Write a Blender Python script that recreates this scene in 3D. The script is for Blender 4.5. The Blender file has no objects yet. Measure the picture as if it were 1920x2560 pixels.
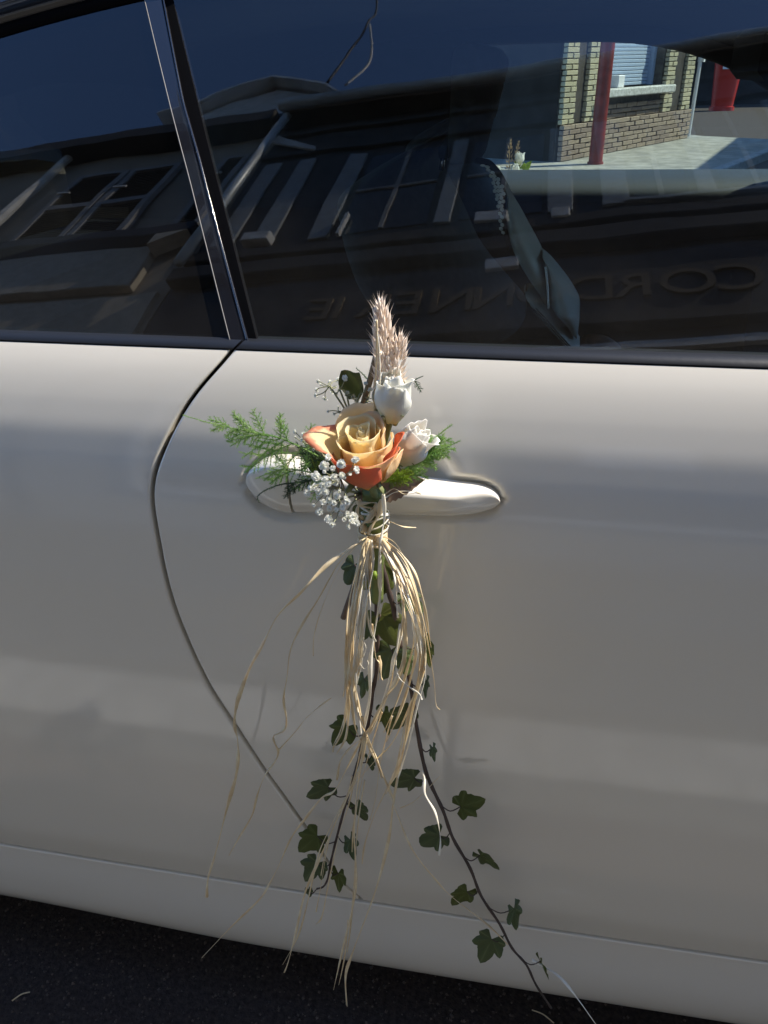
import bpy, math, random
import numpy as np
from mathutils import Vector, Matrix

# ------------------------------------------------------------------ camera
SC = bpy.context.scene
COL = SC.collection
F = 1923.7                                   # focal length in photo pixels (1920 x 2560)
PITCH = math.radians(30.0)
CAM = np.array([0.05, -0.53, 1.15])
_n = np.array([-11000 - 960, 1280 - 470, F]); _n /= np.linalg.norm(_n)
_X = -_n                                      # car axis seen in camera space (right, up, forward)
_c = -math.sin(PITCH); _s = math.cos(PITCH)
_a = np.linspace(-.3, .3, 60001); _b = np.sqrt(_s * _s - _a * _a)
_i = int(np.argmin(np.abs(_a * _X[0] + _b * _X[1] + _c * _X[2])))
_Z = np.array([_a[_i], _b[_i], _c])
_Y = np.cross(_X, _Z); _Y /= np.linalg.norm(_Y)
if _Y[2] < 0: _Y = -_Y
MC = np.array([_X, _Y, _Z])                   # world = MC @ camera(right, up, forward)

cam = bpy.data.cameras.new('camera'); camo = bpy.data.objects.new('camera', cam); COL.objects.link(camo)
cam.sensor_fit = 'VERTICAL'; cam.sensor_height = 34.6; cam.lens = 26.0 * (F / (26.0 / 34.6 * 2560))
cam.clip_start = 0.02; cam.clip_end = 3000
_R = Matrix(((MC[0][0], MC[0][1], -MC[0][2]), (MC[1][0], MC[1][1], -MC[1][2]), (MC[2][0], MC[2][1], -MC[2][2])))
camo.matrix_world = Matrix.Translation(Vector(CAM)) @ _R.to_4x4()
SC.camera = camo

# ------------------------------------------------------------------ light
SUN = Vector((0.60, 0.215, 0.77)).normalized()
EL = math.asin(SUN.z); AZ = math.atan2(SUN.x, SUN.y)
w = bpy.data.worlds.new('World'); SC.world = w; w.use_nodes = True
nt = w.node_tree; nt.nodes.clear()
sky = nt.nodes.new('ShaderNodeTexSky'); sky.sky_type = 'NISHITA'; sky.sun_disc = False
sky.sun_elevation = EL; sky.sun_rotation = AZ; sky.air_density = 0.75; sky.dust_density = 0.05; sky.ozone_density = 8.0
bg = nt.nodes.new('ShaderNodeBackground'); bg.inputs['Strength'].default_value = 0.15
wo = nt.nodes.new('ShaderNodeOutputWorld')
nt.links.new(sky.outputs[0], bg.inputs[0]); nt.links.new(bg.outputs[0], wo.inputs[0])
sl = bpy.data.lights.new('sun', 'SUN'); sl.energy = 3.0; sl.angle = math.radians(0.53); sl.color = (1.0, 0.92, 0.79)
slo = bpy.data.objects.new('sun', sl); COL.objects.link(slo)
slo.rotation_euler = SUN.to_track_quat('Z', 'Y').to_euler(); slo.location = (3, 1, 6)
SC.view_settings.view_transform = 'Standard'; SC.view_settings.look = 'None'
SC.view_settings.gamma = 1.0; SC.view_settings.exposure = 1.5
SC.render.engine = 'CYCLES'
SC.render.resolution_x = 768; SC.render.resolution_y = 1024
SC.cycles.transparent_max_bounces = 24; SC.cycles.max_bounces = 10

rnd = random.Random(7)

# ------------------------------------------------------------------ helpers
def ray(px, py):
    d = MC @ np.array([(px - 960) / F, (1280 - py) / F, 1.0]); return d / np.linalg.norm(d)
def W(px, py, y):
    d = ray(px, py); return Vector(CAM + d * ((y - CAM[1]) / d[1]))
def hit(px, py, f, it=80):
    d = ray(px, py); t = .4
    for _ in range(it):
        p = CAM + d * t; e = f(p) - p[1]; t += e / d[1] * .6
        if abs(e) < 1e-6: break
    return CAM + d * t
def mpp(P):                                    # metres in one photo pixel at P
    return float((MC.T @ (np.array(P) - CAM))[2]) / F

_wm = {}
def wmat(o): return _wm.get(o.name, Matrix.Identity(4))
def tag(o, label=None, cat=None, group=None, kind=None):
    if label: o['label'] = label
    if cat: o['category'] = cat
    if group: o['group'] = group
    if kind: o['kind'] = kind
    return o
def thing(name, label, cat, loc=(0, 0, 0), rz=0, group=None):
    o = bpy.data.objects.new(name, None); COL.objects.link(o); o.empty_display_size = .1
    m = Matrix.Translation(Vector(loc)) @ Matrix.Rotation(rz, 4, 'Z'); o.matrix_world = m; _wm[o.name] = m
    return tag(o, label, cat, group)
def put(name, me, parent=None, m=None):
    o = bpy.data.objects.new(name, me); COL.objects.link(o)
    if m is not None: o.matrix_basis = m
    if parent is not None:
        o.parent = parent; o.matrix_parent_inverse = wmat(parent).inverted()
    _wm[o.name] = m if m is not None else Matrix.Identity(4)
    return o
def mk(name, V, Fc, mat, smooth=True, attr=None, auto=None):
    me = bpy.data.meshes.new(name); me.from_pydata([tuple(v) for v in V], [], Fc); me.update()
    for m in (mat if isinstance(mat, (list, tuple)) else [mat]): me.materials.append(m)
    if smooth: me.polygons.foreach_set('use_smooth', [True] * len(me.polygons))
    if attr is not None:
        a = me.attributes.new('pv', 'FLOAT', 'POINT'); a.data.foreach_set('value', [float(x) for x in attr])
    if auto is not None:
        me.set_sharp_from_angle(angle=math.radians(auto))
    return me
def obj(name, V, Fc, mat, parent=None, smooth=True, attr=None, auto=None, m=None):
    return put(name, mk(name, V, Fc, mat, smooth, attr, auto), parent, m)
class MB:
    def __init__(s): s.V = []; s.F = []
    def add(s, V, Fc):
        n = len(s.V); s.V += [tuple(v) for v in V]; s.F += [tuple(i + n for i in f) for f in Fc]; return s
    def box(s, a, b, bev=0):
        x0, y0, z0 = a; x1, y1, z1 = b
        if bev <= 0:
            V = [(x, y, z) for x in (x0, x1) for y in (y0, y1) for z in (z0, z1)]
            return s.add(V, [(0, 1, 3, 2), (4, 6, 7, 5), (0, 4, 5, 1), (2, 3, 7, 6), (0, 2, 6, 4), (1, 5, 7, 3)])
        V = []; idx = {}
        for ix, x in enumerate((x0, x1)):
            for iy, y in enumerate((y0, y1)):
                for iz, z in enumerate((z0, z1)):
                    for k in range(3):
                        q = [x, y, z]; sg = [1 - 2 * ix, 1 - 2 * iy, 1 - 2 * iz]
                        for t in range(3):
                            if t != k: q[t] += sg[t] * bev
                        idx[ix, iy, iz, k] = len(V); V.append(q)
        Fc = []
        for k in range(3):
            o1, o2 = [t for t in range(3) if t != k]
            for sd in (0, 1):
                loop = []
                for a1, a2 in ((0, 0), (1, 0), (1, 1), (0, 1)):
                    q = [0, 0, 0]; q[k] = sd; q[o1] = a1; q[o2] = a2; loop.append(idx[q[0], q[1], q[2], k])
                Fc.append(tuple(loop))
        for k in range(3):
            o1, o2 = [t for t in range(3) if t != k]
            for a1 in (0, 1):
                for a2 in (0, 1):
                    q = [0, 0, 0]; q[o1] = a1; q[o2] = a2; q0 = list(q); q1 = list(q); q0[k] = 0; q1[k] = 1
                    Fc.append((idx[*q0, o1], idx[*q1, o1], idx[*q1, o2], idx[*q0, o2]))
        for ix in (0, 1):
            for iy in (0, 1):
                for iz in (0, 1): Fc.append(tuple(idx[ix, iy, iz, k] for k in range(3)))
        return s.add(V, Fc)
    def tube(s, P, r, n=6, flat=1.0, caps=True, twist=0.0, up=None):
        P = [Vector(p) for p in P]; m = len(P)
        if not hasattr(r, '__len__'): r = [r] * m
        T = [(P[min(i + 1, m - 1)] - P[max(i - 1, 0)]).normalized() for i in range(m)]
        u = Vector(up) if up else (Vector((0, -1, .3)) if abs(T[0].y) < .9 else Vector((1, 0, 0)))
        V = []; tw = 0
        for i in range(m):
            u = (u - T[i] * u.dot(T[i]))
            if u.length < 1e-6: u = T[i].orthogonal()
            u.normalize(); b = T[i].cross(u)
            tw += twist
            for k in range(n):
                a = 2 * math.pi * k / n
                e = (u * math.cos(a) * flat + b * math.sin(a))
                if tw: e = Matrix.Rotation(tw, 3, T[i]) @ e
                V.append(P[i] + e * r[i])
        Fc = [(i * n + k, i * n + (k + 1) % n, (i + 1) * n + (k + 1) % n, (i + 1) * n + k) for i in range(m - 1) for k in range(n)]
        if caps and n > 2: Fc += [tuple(range(n - 1, -1, -1)), tuple((m - 1) * n + k for k in range(n))]
        return s.add(V, Fc)
    def grid(s, G):
        r = len(G); c = len(G[0]); V = [p for row in G for p in row]
        return s.add(V, [(i * c + j, i * c + j + 1, (i + 1) * c + j + 1, (i + 1) * c + j) for i in range(r - 1) for j in range(c - 1)])
    def build(s, name, mat, parent=None, smooth=False, m=None, auto=None, attr=None):
        return obj(name, s.V, s.F, mat, parent, smooth, attr, auto, m)
def spline(P, n=8):
    P = [Vector(p) for p in P]
    if len(P) < 3: 
        return [P[0].lerp(P[-1], i / n) for i in range(n + 1)]
    out = []
    for i in range(len(P) - 1):
        p0 = P[max(i - 1, 0)]; p1 = P[i]; p2 = P[i + 1]; p3 = P[min(i + 2, len(P) - 1)]
        for k in range(n):
            t = k / n
            out.append(.5 * ((2 * p1) + (p2 - p0) * t + (2 * p0 - 5 * p1 + 4 * p2 - p3) * t * t + (3 * p1 - p0 - 3 * p2 + p3) * t ** 3))
    out.append(P[-1]); return out
def smooth01(x): x = min(max(x, 0), 1); return x * x * (3 - 2 * x)

# ------------------------------------------------------------------ materials
def mat(name, col, rough=.6, metal=0, coat=0, coatr=.03, var=0, vscale=20, bump=0, bscale=200, spec=.5, emis=None, col2=None, trans=0):
    m = bpy.data.materials.new(name); m.use_nodes = True; n = m.node_tree.nodes; l = m.node_tree.links
    p = n['Principled BSDF']; out = n['Material Output']
    p.inputs['Base Color'].default_value = (*col, 1); p.inputs['Roughness'].default_value = rough
    p.inputs['Metallic'].default_value = metal; p.inputs['Coat Weight'].default_value = coat
    p.inputs['Coat Roughness'].default_value = coatr; p.inputs['Specular IOR Level'].default_value = spec
    tc = n.new('ShaderNodeTexCoord')
    csock = None
    if var or col2:
        no = n.new('ShaderNodeTexNoise'); no.inputs['Scale'].default_value = vscale; no.inputs['Detail'].default_value = 6
        l.new(tc.outputs['Object'], no.inputs['Vector'])
        mx = n.new('ShaderNodeMix'); mx.data_type = 'RGBA'
        c2 = col2 if col2 else tuple(min(1, c * (1 + var)) for c in col); c1 = col if col2 else tuple(c * (1 - var) for c in col)
        mx.inputs[6].default_value = (*c1, 1); mx.inputs[7].default_value = (*c2, 1)
        mr = n.new('ShaderNodeMapRange'); mr.inputs[1].default_value = .35; mr.inputs[2].default_value = .65
        l.new(no.outputs['Fac'], mr.inputs[0]); l.new(mr.outputs[0], mx.inputs[0]); l.new(mx.outputs[2], p.inputs['Base Color']); csock = mx.outputs[2]
    if bump:
        nb = n.new('ShaderNodeTexNoise'); nb.inputs['Scale'].default_value = bscale; nb.inputs['Detail'].default_value = 5
        l.new(tc.outputs['Object'], nb.inputs['Vector'])
        bu = n.new('ShaderNodeBump'); bu.inputs['Strength'].default_value = bump; bu.inputs['Distance'].default_value = .002
        l.new(nb.outputs['Fac'], bu.inputs['Height']); l.new(bu.outputs[0], p.inputs['Normal'])
    if trans:
        tr = n.new('ShaderNodeBsdfTranslucent'); tr.inputs[0].default_value = (*col, 1)
        if csock: l.new(csock, tr.inputs[0])
        ms = n.new('ShaderNodeMixShader'); ms.inputs[0].default_value = trans
        l.new(p.outputs[0], ms.inputs[1]); l.new(tr.outputs[0], ms.inputs[2]); l.new(ms.outputs[0], out.inputs[0])
    return m
def petal_mat(name, lo, mid, rim, edge0=.72, edge1=.95, trans=.35):
    m = bpy.data.materials.new(name); m.use_nodes = True; n = m.node_tree.nodes; l = m.node_tree.links
    p = n['Principled BSDF']; p.inputs['Roughness'].default_value = .5; p.inputs['Specular IOR Level'].default_value = .25
    at = n.new('ShaderNodeAttribute'); at.attribute_name = 'pv'
    tc = n.new('ShaderNodeTexCoord'); no = n.new('ShaderNodeTexNoise'); no.inputs['Scale'].default_value = 160; no.inputs['Detail'].default_value = 5
    l.new(tc.outputs['Object'], no.inputs['Vector'])
    ma = n.new('ShaderNodeMath'); ma.operation = 'MULTIPLY_ADD'; ma.inputs[1].default_value = .22
    l.new(no.outputs['Fac'], ma.inputs[0]); l.new(at.outputs['Fac'], ma.inputs[2])
    cr = n.new('ShaderNodeValToRGB'); e = cr.color_ramp.elements
    e[0].position = .1; e[0].color = (*lo, 1); e[1].position = edge1 + .06; e[1].color = (*rim, 1)
    x = e.new(edge0 + .06); x.color = (*mid, 1)
    l.new(ma.outputs[0], cr.inputs[0]); l.new(cr.outputs[0], p.inputs['Base Color'])
    tr = n.new('ShaderNodeBsdfTranslucent'); l.new(cr.outputs[0], tr.inputs[0])
    nb = n.new('ShaderNodeTexNoise'); nb.inputs['Scale'].default_value = 1.0; nb.inputs['Detail'].default_value = 4
    sv = n.new('ShaderNodeMapping'); sv.inputs['Scale'].default_value = (700, 700, 90); l.new(tc.outputs['Object'], sv.inputs[0]); l.new(sv.outputs[0], nb.inputs['Vector']); bu = n.new('ShaderNodeBump'); bu.inputs['Strength'].default_value = .5; bu.inputs['Distance'].default_value = .0006
    l.new(nb.outputs['Fac'], bu.inputs['Height']); l.new(bu.outputs[0], p.inputs['Normal'])
    ms = n.new('ShaderNodeMixShader'); ms.inputs[0].default_value = trans
    l.new(p.outputs[0], ms.inputs[1]); l.new(tr.outputs[0], ms.inputs[2]); l.new(ms.outputs[0], n['Material Output'].inputs[0])
    return m
def glass_mat(name, tint, ior):
    m = bpy.data.materials.new(name); m.use_nodes = True; n = m.node_tree.nodes; l = m.node_tree.links
    for x in list(n):
        if x.type != 'OUTPUT_MATERIAL': n.remove(x)
    out = [x for x in n if x.type == 'OUTPUT_MATERIAL'][0]
    t = n.new('ShaderNodeBsdfTransparent'); t.inputs[0].default_value = (*tint, 1)
    clr = n.new('ShaderNodeBsdfTransparent')
    g = n.new('ShaderNodeBsdfGlossy'); g.inputs['Roughness'].default_value = 0.0; g.inputs[0].default_value = (1, 1, 1, 1)
    fr = n.new('ShaderNodeFresnel'); fr.inputs[0].default_value = ior
    g.inputs['Roughness'].default_value = .012                       # hand marks and dust soften what the glass mirrors
    tc = n.new('ShaderNodeTexCoord'); nz = n.new('ShaderNodeTexNoise'); nz.inputs['Scale'].default_value = 7; l.new(tc.outputs['Object'], nz.inputs['Vector'])
    bu = n.new('ShaderNodeBump'); bu.inputs['Strength'].default_value = .10; bu.inputs['Distance'].default_value = .003; l.new(nz.outputs['Fac'], bu.inputs['Height']); l.new(bu.outputs[0], g.inputs['Normal'])
    geo = n.new('ShaderNodeNewGeometry')
    a = n.new('ShaderNodeMixShader'); l.new(fr.outputs[0], a.inputs[0]); l.new(t.outputs[0], a.inputs[1]); l.new(g.outputs[0], a.inputs[2])
    df = n.new('ShaderNodeBsdfDiffuse'); df.inputs[0].default_value = (.62, .55, .46, 1)
    sx = n.new('ShaderNodeSeparateXYZ'); l.new(tc.outputs['Object'], sx.inputs[0])
    mr = n.new('ShaderNodeMapRange'); mr.inputs[1].default_value = .94; mr.inputs[2].default_value = 1.09; mr.inputs[3].default_value = .034; mr.inputs[4].default_value = .0025; mr.interpolation_type = 'SMOOTHSTEP'
    l.new(sx.outputs[2], mr.inputs[0])
    nd = n.new('ShaderNodeTexNoise'); nd.inputs['Scale'].default_value = 14; nd.inputs['Detail'].default_value = 7; l.new(tc.outputs['Object'], nd.inputs['Vector'])
    mm = n.new('ShaderNodeMath'); mm.operation = 'MULTIPLY'; l.new(mr.outputs[0], mm.inputs[0]); l.new(nd.outputs['Fac'], mm.inputs[1])
    a2 = n.new('ShaderNodeMixShader'); l.new(mm.outputs[0], a2.inputs[0]); l.new(a.outputs[0], a2.inputs[1]); l.new(df.outputs[0], a2.inputs[2]); a = a2
    b = n.new('ShaderNodeMixShader'); l.new(geo.outputs['Backfacing'], b.inputs[0]); l.new(a.outputs[0], b.inputs[1]); l.new(clr.outputs[0], b.inputs[2])
    l.new(b.outputs[0], out.inputs[0]); return m

M = {}
M['paint'] = mat('car_paint', (.755, .71, .615), .40, coat=1.0, coatr=.05, var=.015, vscale=3)
def orange_peel(m, sc, st):
    n = m.node_tree.nodes; l = m.node_tree.links; p = n['Principled BSDF']; tc = n.new('ShaderNodeTexCoord')
    a = n.new('ShaderNodeTexNoise'); a.inputs['Scale'].default_value = sc; a.inputs['Detail'].default_value = 2; l.new(tc.outputs['Object'], a.inputs['Vector'])
    b = n.new('ShaderNodeBump'); b.inputs['Strength'].default_value = st; b.inputs['Distance'].default_value = .001; l.new(a.outputs['Fac'], b.inputs['Height']); l.new(b.outputs[0], p.inputs['Coat Normal'])
    # dusty film: the clear coat is duller where road dust has settled
    d = n.new('ShaderNodeTexNoise'); d.inputs['Scale'].default_value = 9; d.inputs['Detail'].default_value = 8; l.new(tc.outputs['Object'], d.inputs['Vector'])
    r = n.new('ShaderNodeMapRange'); r.inputs[1].default_value = .4; r.inputs[2].default_value = .7; r.inputs[3].default_value = .012; r.inputs[4].default_value = .06
    l.new(d.outputs['Fac'], r.inputs[0]); l.new(r.outputs[0], p.inputs['Coat Roughness'])
orange_peel(M['paint'], 420, .035)
M['black_gloss'] = mat('black_gloss', (.012, .012, .015), .12, coat=1, coatr=.01)
M['trim'] = mat('belt_trim', (.013, .0145, .018), .42, bump=.05, spec=.35)
M['rubber'] = mat('seal_rubber', (.006, .006, .007), .8, spec=.02)
M['lip'] = mat('grey_lip', (.16, .15, .14), .5)
M['chrome'] = mat('bright_trim', (.55, .55, .58), .22, metal=1)
M['glass'] = glass_mat('side_glass', (.76, .84, .81), 1.66)
M['privacy'] = glass_mat('privacy_glass', (.10, .11, .11), 1.66)
M['interior'] = mat('interior_dark', (.018, .019, .02), .75, var=.2)
M['liner'] = mat('headliner', (.03, .032, .035), .9)
M['dtrim'] = mat('door_trim', (.020, .025, .025), .6, bump=.3, bscale=600)
M['seat_dark'] = mat('seat_dark_cloth', (.022, .024, .026), .9, var=.2, vscale=90)
M['seat_light'] = mat('seat_leather', (.36, .38, .355), .5, var=.06, bump=.2, bscale=400)
M['seat_hex'] = mat('seat_mesh', (.72, .76, .74), .6)
M['stitch'] = mat('stitching', (.04, .05, .05), .8)
M['bag'] = mat('bag_brown', (.11, .055, .03), .6, var=.5, vscale=60)
M['under'] = mat('underbody', (.006, .006, .006), .9)
M['tyre'] = mat('tyre_rubber', (.015, .015, .016), .8)
M['alloy'] = mat('alloy', (.5, .5, .52), .3, metal=1)
M['asphalt'] = mat('asphalt', (.022, .0145, .0105), .95, col2=(.056, .038, .028), vscale=140, bump=1.0, bscale=260)
M['gravel'] = mat('asphalt_stone', (.026, .018, .013), .75, col2=(.13, .088, .064), vscale=90)
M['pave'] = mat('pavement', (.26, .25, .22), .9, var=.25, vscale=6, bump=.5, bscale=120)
M['kerb'] = mat('kerb_stone', (.30, .30, .29), .85, var=.2, vscale=12, bump=.4)
M['brick_r'] = mat('brick_brown', (.22, .165, .125), .9, col2=(.35, .28, .21), vscale=9, bump=.5, bscale=90)
M['brick_r2'] = mat('brick_umber', (.17, .125, .10), .9, col2=(.27, .21, .165), vscale=9, bump=.5, bscale=90)
M['brick_dk'] = mat('shade_dark_brick', (.022, .02, .018), .95, var=.3, vscale=5)  # near-black: shade on the side wall and outbuilding is put into the colour
M['brick_y2'] = mat('brick_grey_buff', (.30, .28, .19), .9, col2=(.42, .39, .29), vscale=9, bump=.5, bscale=90)
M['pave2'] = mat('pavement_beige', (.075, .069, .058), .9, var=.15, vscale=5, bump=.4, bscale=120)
M['brick_y'] = mat('brick_buff', (.38, .34, .22), .9, col2=(.50, .46, .33), vscale=9, bump=.5, bscale=90)
M['mortar'] = mat('mortar', (.10, .095, .085), .95, var=.3)
M['stone'] = mat('sill_stone', (.33, .33, .31), .85, col2=(.58, .58, .55), vscale=25, bump=.6, bscale=80)
M['slat'] = mat('roller_slat', (.33, .42, .55), .5)
M['white_pl'] = mat('white_plastic', (.75, .76, .76), .5)
M['redpole'] = mat('red_pole_paint', (.20, .028, .025), .45, var=.25, vscale=8)
M['redpost'] = mat('red_hydrant_paint', (.52, .025, .018), .35, coat=.5)
M['plaster'] = mat('plaster_beige', (.33, .285, .225), .9, var=.12, vscale=3, bump=.4, bscale=60)
M['plaster2'] = mat('plaster_grey', (.30, .29, .27), .9, var=.15, vscale=3)
M['shopdark'] = mat('shopfront_dark', (.040, .034, .030), .6, var=.35, vscale=9, bump=.6, bscale=30)
M['wood_dark'] = mat('dark_timber', (.05, .042, .036), .7, var=.3, vscale=7)
M['shutter'] = mat('shutter_grey', (.30, .29, .28), .7, var=.1)
M['louvre'] = mat('louvre_dark', (.11, .105, .10), .7)
M['palestone'] = mat('pale_stone', (.62, .61, .58), .8, var=.15, vscale=14)
M['palepil'] = mat('pale_pilaster', (.30, .32, .33), .75, var=.12)
M['zinc'] = mat('zinc_roof', (.62, .66, .66), .45, metal=.2, var=.2, vscale=3)
M['tile'] = mat('roof_tile', (.16, .09, .06), .85, var=.3, vscale=12)
M['gold'] = mat('gold_lettering', (.13, .088, .044), .6)
M['wpane'] = mat('window_dark', (.02, .024, .03), .08)
M['cable'] = mat('cable_black', (.02, .02, .02), .6)
M['cablew'] = mat('cable_white', (.6, .58, .54), .5)
M['tape'] = mat('fascia_tan', (.50, .435, .335), .85, var=.1)
# flowers
M['rose'] = petal_mat('rose_peach', (.97, .68, .22), (.98, .80, .50), (.98, .82, .56), .70, .98, .58)
M['rose_in'] = petal_mat('rose_inner', (.97, .60, .12), (.98, .76, .38), (.98, .88, .60), .55, .92, .58)
M['rose_red'] = petal_mat('rose_coral', (.86, .48, .18), (.80, .29, .15), (.76, .23, .12), .30, .9, .4)
M['rose_tip'] = petal_mat('rose_blush_rim', (.97, .70, .24), (.98, .83, .54), (.92, .46, .28), .885, .94, .58)
M['white_rose'] = petal_mat('white_rose', (.62, .66, .36), (.86, .84, .72), (.90, .89, .82), .45, .9, .35)
M['blush_rose'] = petal_mat('blush_rose', (.66, .62, .42), (.88, .82, .73), (.93, .91, .86), .5, .92, .4)
M['calyx'] = mat('calyx_green', (.22, .24, .09), .6, trans=.2)
M['wheat'] = mat('wheat_pink', (.86, .71, .58), .7, col2=(.95, .86, .74), vscale=120, trans=.25)
M['wheat_tan'] = mat('wheat_tan', (.48, .33, .17), .7, var=.2, vscale=120, trans=.2)
M['raffia'] = mat('raffia', (.78, .61, .36), .6, col2=(.91, .78, .52), vscale=60, trans=.2)
M['raffia_pale'] = mat('raffia_pale', (.90, .85, .72), .55, var=.08, vscale=60, trans=.2)
M['gyp'] = mat('gypsophila_white', (.90, .90, .82), .7, trans=.4)
M['gypstem'] = mat('gypsophila_stem', (.24, .24, .13), .7)
M['fern'] = mat('fern_green', (.22, .42, .10), .5, col2=(.46, .64, .22), vscale=70, trans=.35)
M['fernd'] = mat('fern_dark', (.045, .085, .035), .6, var=.3, vscale=70, trans=.2)
M['ferny'] = mat('fern_yellow', (.22, .32, .03), .55, var=.3, vscale=70, trans=.35)
M['ivy'] = mat('ivy_leaf', (.045, .060, .016), .42, col2=(.075, .095, .028), vscale=60, trans=.12, bump=.3, bscale=90)
M['ivyleaf'] = petal_mat('ivy_veined', (.055, .078, .018), (.068, .095, .023), (.13, .16, .06), .55, .93, .12)
M['ivyleaf'].node_tree.nodes['Principled BSDF'].inputs['Roughness'].default_value = .38
M['ivyleaf'].node_tree.nodes['Principled BSDF'].inputs['Specular IOR Level'].default_value = .5
M['ivyleaf2'] = petal_mat('ivy_yellower', (.085, .10, .02), (.10, .12, .028), (.16, .18, .07), .55, .93, .15)
M['ivyleaf2'].node_tree.nodes['Principled BSDF'].inputs['Roughness'].default_value = .42
M['ivystem'] = mat('ivy_stem', (.065, .042, .032), .7, var=.3, vscale=60)
M['brownleaf'] = mat('brown_leaf', (.16, .105, .07), .6, col2=(.25, .17, .12), vscale=50, trans=.2)
M['twig'] = mat('twig', (.22, .16, .10), .7, var=.25, vscale=60)
M['greenstem'] = mat('green_stem', (.13, .16, .04), .55, var=.2, vscale=60)

# ================================================================== SETTING
def ground_z(y):
    return 0.0
ys = [-400, -40, -8, -3, 0, 2, 2.6, 2.9, 3.2, 3.5, 3.8, 4.1, 4.4, 4.8, 6, 10, 20, 60, 400]
xs = [-400, -40, -10, -3, 0, 3, 10, 40, 400]
g = MB().grid([[(x, y, ground_z(y)) for x in xs] for y in ys])
tag(g.build('road', M['asphalt'], smooth=True), kind='structure')
# coarse asphalt chips beside and under the sill, where the photograph shows the grain
mb = MB(); r2 = random.Random(3)
for k in range(9000):
    x = r2.uniform(-.95, .75); y = r2.uniform(-.32, .55); s = r2.uniform(.0018, .0048)
    a = r2.uniform(0, 6.28); h = s * r2.uniform(.25, .7)
    P = [(x + s * math.cos(a + t) * r2.uniform(.6, 1), y + s * math.sin(a + t) * r2.uniform(.6, 1), -.0005) for t in (0, 1.5, 3.1, 4.6)]
    mb.add(P + [(x, y, h)], [(0, 1, 4), (1, 2, 4), (2, 3, 4), (3, 0, 4)])
tag(mb.build('asphalt_chips', M['gravel']), 'fine dark stone chips of the road surface under the car', 'gravel', kind='stuff')
# loose straw on the road
for (p0, p1) in (((30, 2502), (75, 2480)), ((1330, 2525), (1385, 2558))):
    A = [Vector(CAM + ray(*q) * ((.004 - CAM[2]) / ray(*q)[2])) for q in (p0, p1)]
    o = MB().tube(spline([A[0], (A[0] + A[1]) / 2 + Vector((0, .002, .002)), A[1]], 4), .0011, 5, flat=.5).build('straw_scrap', M['raffia'], smooth=True)
    tag(o, 'short dry straw scrap lying on the dark road' if p0[0] < 500 else 'crumpled dry leaf-brown straw lying under the end of the ivy', 'straw')

# unseen shop-side pavement, added for warm bounce onto the door, with its kerb stones
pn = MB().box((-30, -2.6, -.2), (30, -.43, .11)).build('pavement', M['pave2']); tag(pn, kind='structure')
kb = MB().box((-.47, -.06, -.14), (.47, .06, .006), .010); k0 = mk('kerb_stone', kb.V, kb.F, M['kerb'], smooth=False)
for k in range(14): put('kerb_stone', k0, pn, Matrix.Translation((-6.2 + k * .95, -.37, .11)))
# far pavement, with kerb stones
PZ = .10
poly = [(-14, 6.4), (1.05, 7.0), (1.88, 8.93), (2.79, 10.8), (3.75, 12.8), (2.7, 13.7), (2.0, 15.2), (-14, 15.2)]
V = [(x, y, PZ) for x, y in poly] + [(x, y, -.1) for x, y in poly]; n = len(poly)
pav = obj('pavement', V, [tuple(range(n))] + [(i, i + n, (i + 1) % n + n, (i + 1) % n) for i in range(n)], M['pave'], smooth=False); tag(pav, kind='structure')
line = [Vector((-3, 6.85, 0)), Vector((1.05, 7.0, 0)), Vector((1.88, 8.93, 0)), Vector((3.75, 12.8, 0))]
for a, b in zip(line[:-1], line[1:]):
    L = (b - a).length; nk = max(1, int(L / .9)); d = (b - a).normalized(); nrm = Vector((d.y, -d.x, 0))
    for i in range(nk):
        c = a + d * (L * (i + .5) / nk) + nrm * .06
        m = Matrix.Translation((c.x, c.y, PZ)) @ Matrix.Rotation(math.atan2(d.y, d.x), 4, 'Z') @ Matrix.Diagonal((L / nk / .95, 1, 1, 1))
        put('kerb_stone', k0, pav, m)

# ------------------------------------------------------------------ brick house beyond the car
LW = 3.90
HA = math.atan2(3.34, 2.02); H0 = (.363, 10.0, PZ)
house = thing('brick_house', 'old brick house with buff piers, brown brick plinth and lowered roller blind', 'house', H0, HA)
HM = Matrix.Translation(Vector(H0)) @ Matrix.Rotation(HA, 4, 'Z')      # local x along the front, -y is outside
def hobj(name, mb, ma, par=house, smooth=False): return put(name, mk(name, [HM @ Vector(v) for v in mb.V], mb.F, ma, smooth), par)
WL, WR = .98, 2.83
hobj('wall', MB().box((.004, .055, 0), (WL, 6.0, 4.4)).box((WR, .055, 0), (LW - .004, 6.0, 4.4)).box((WL, .055, 0), (WR, 6.0, .66)).box((WL, .36, .66), (WR, 6.0, 4.4)).box((WL, .055, 2.6), (WR, .36, 4.4)), M['mortar'])
bme = {}
for key, sz in (('s', .288), ('h', .138)):
    b_ = MB().box((-sz / 2, 0, -.0245), (sz / 2, .06, .0245), .005)
    for cm in ('brick_r', 'brick_r2', 'brick_y', 'brick_y2'): bme[key, cm] = mk('brick', b_.V, b_.F, M[cm], smooth=False)
def brick(x, z, key, cm, out=0.0):
    if rnd.random() < .35: cm = cm + '2'
    m = HM @ Matrix.Translation((x, -.004 - out + rnd.uniform(-.006, .006), z)) @ Matrix.Rotation(rnd.uniform(-.02, .02), 4, 'Y') @ Matrix.Rotation(rnd.uniform(-.02, .02), 4, 'Z') @ Matrix.Diagonal((rnd.uniform(.93, 1.02), 1, rnd.uniform(.90, 1.06), 1))
    put('brick', bme[key, cm], house, m)
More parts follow.
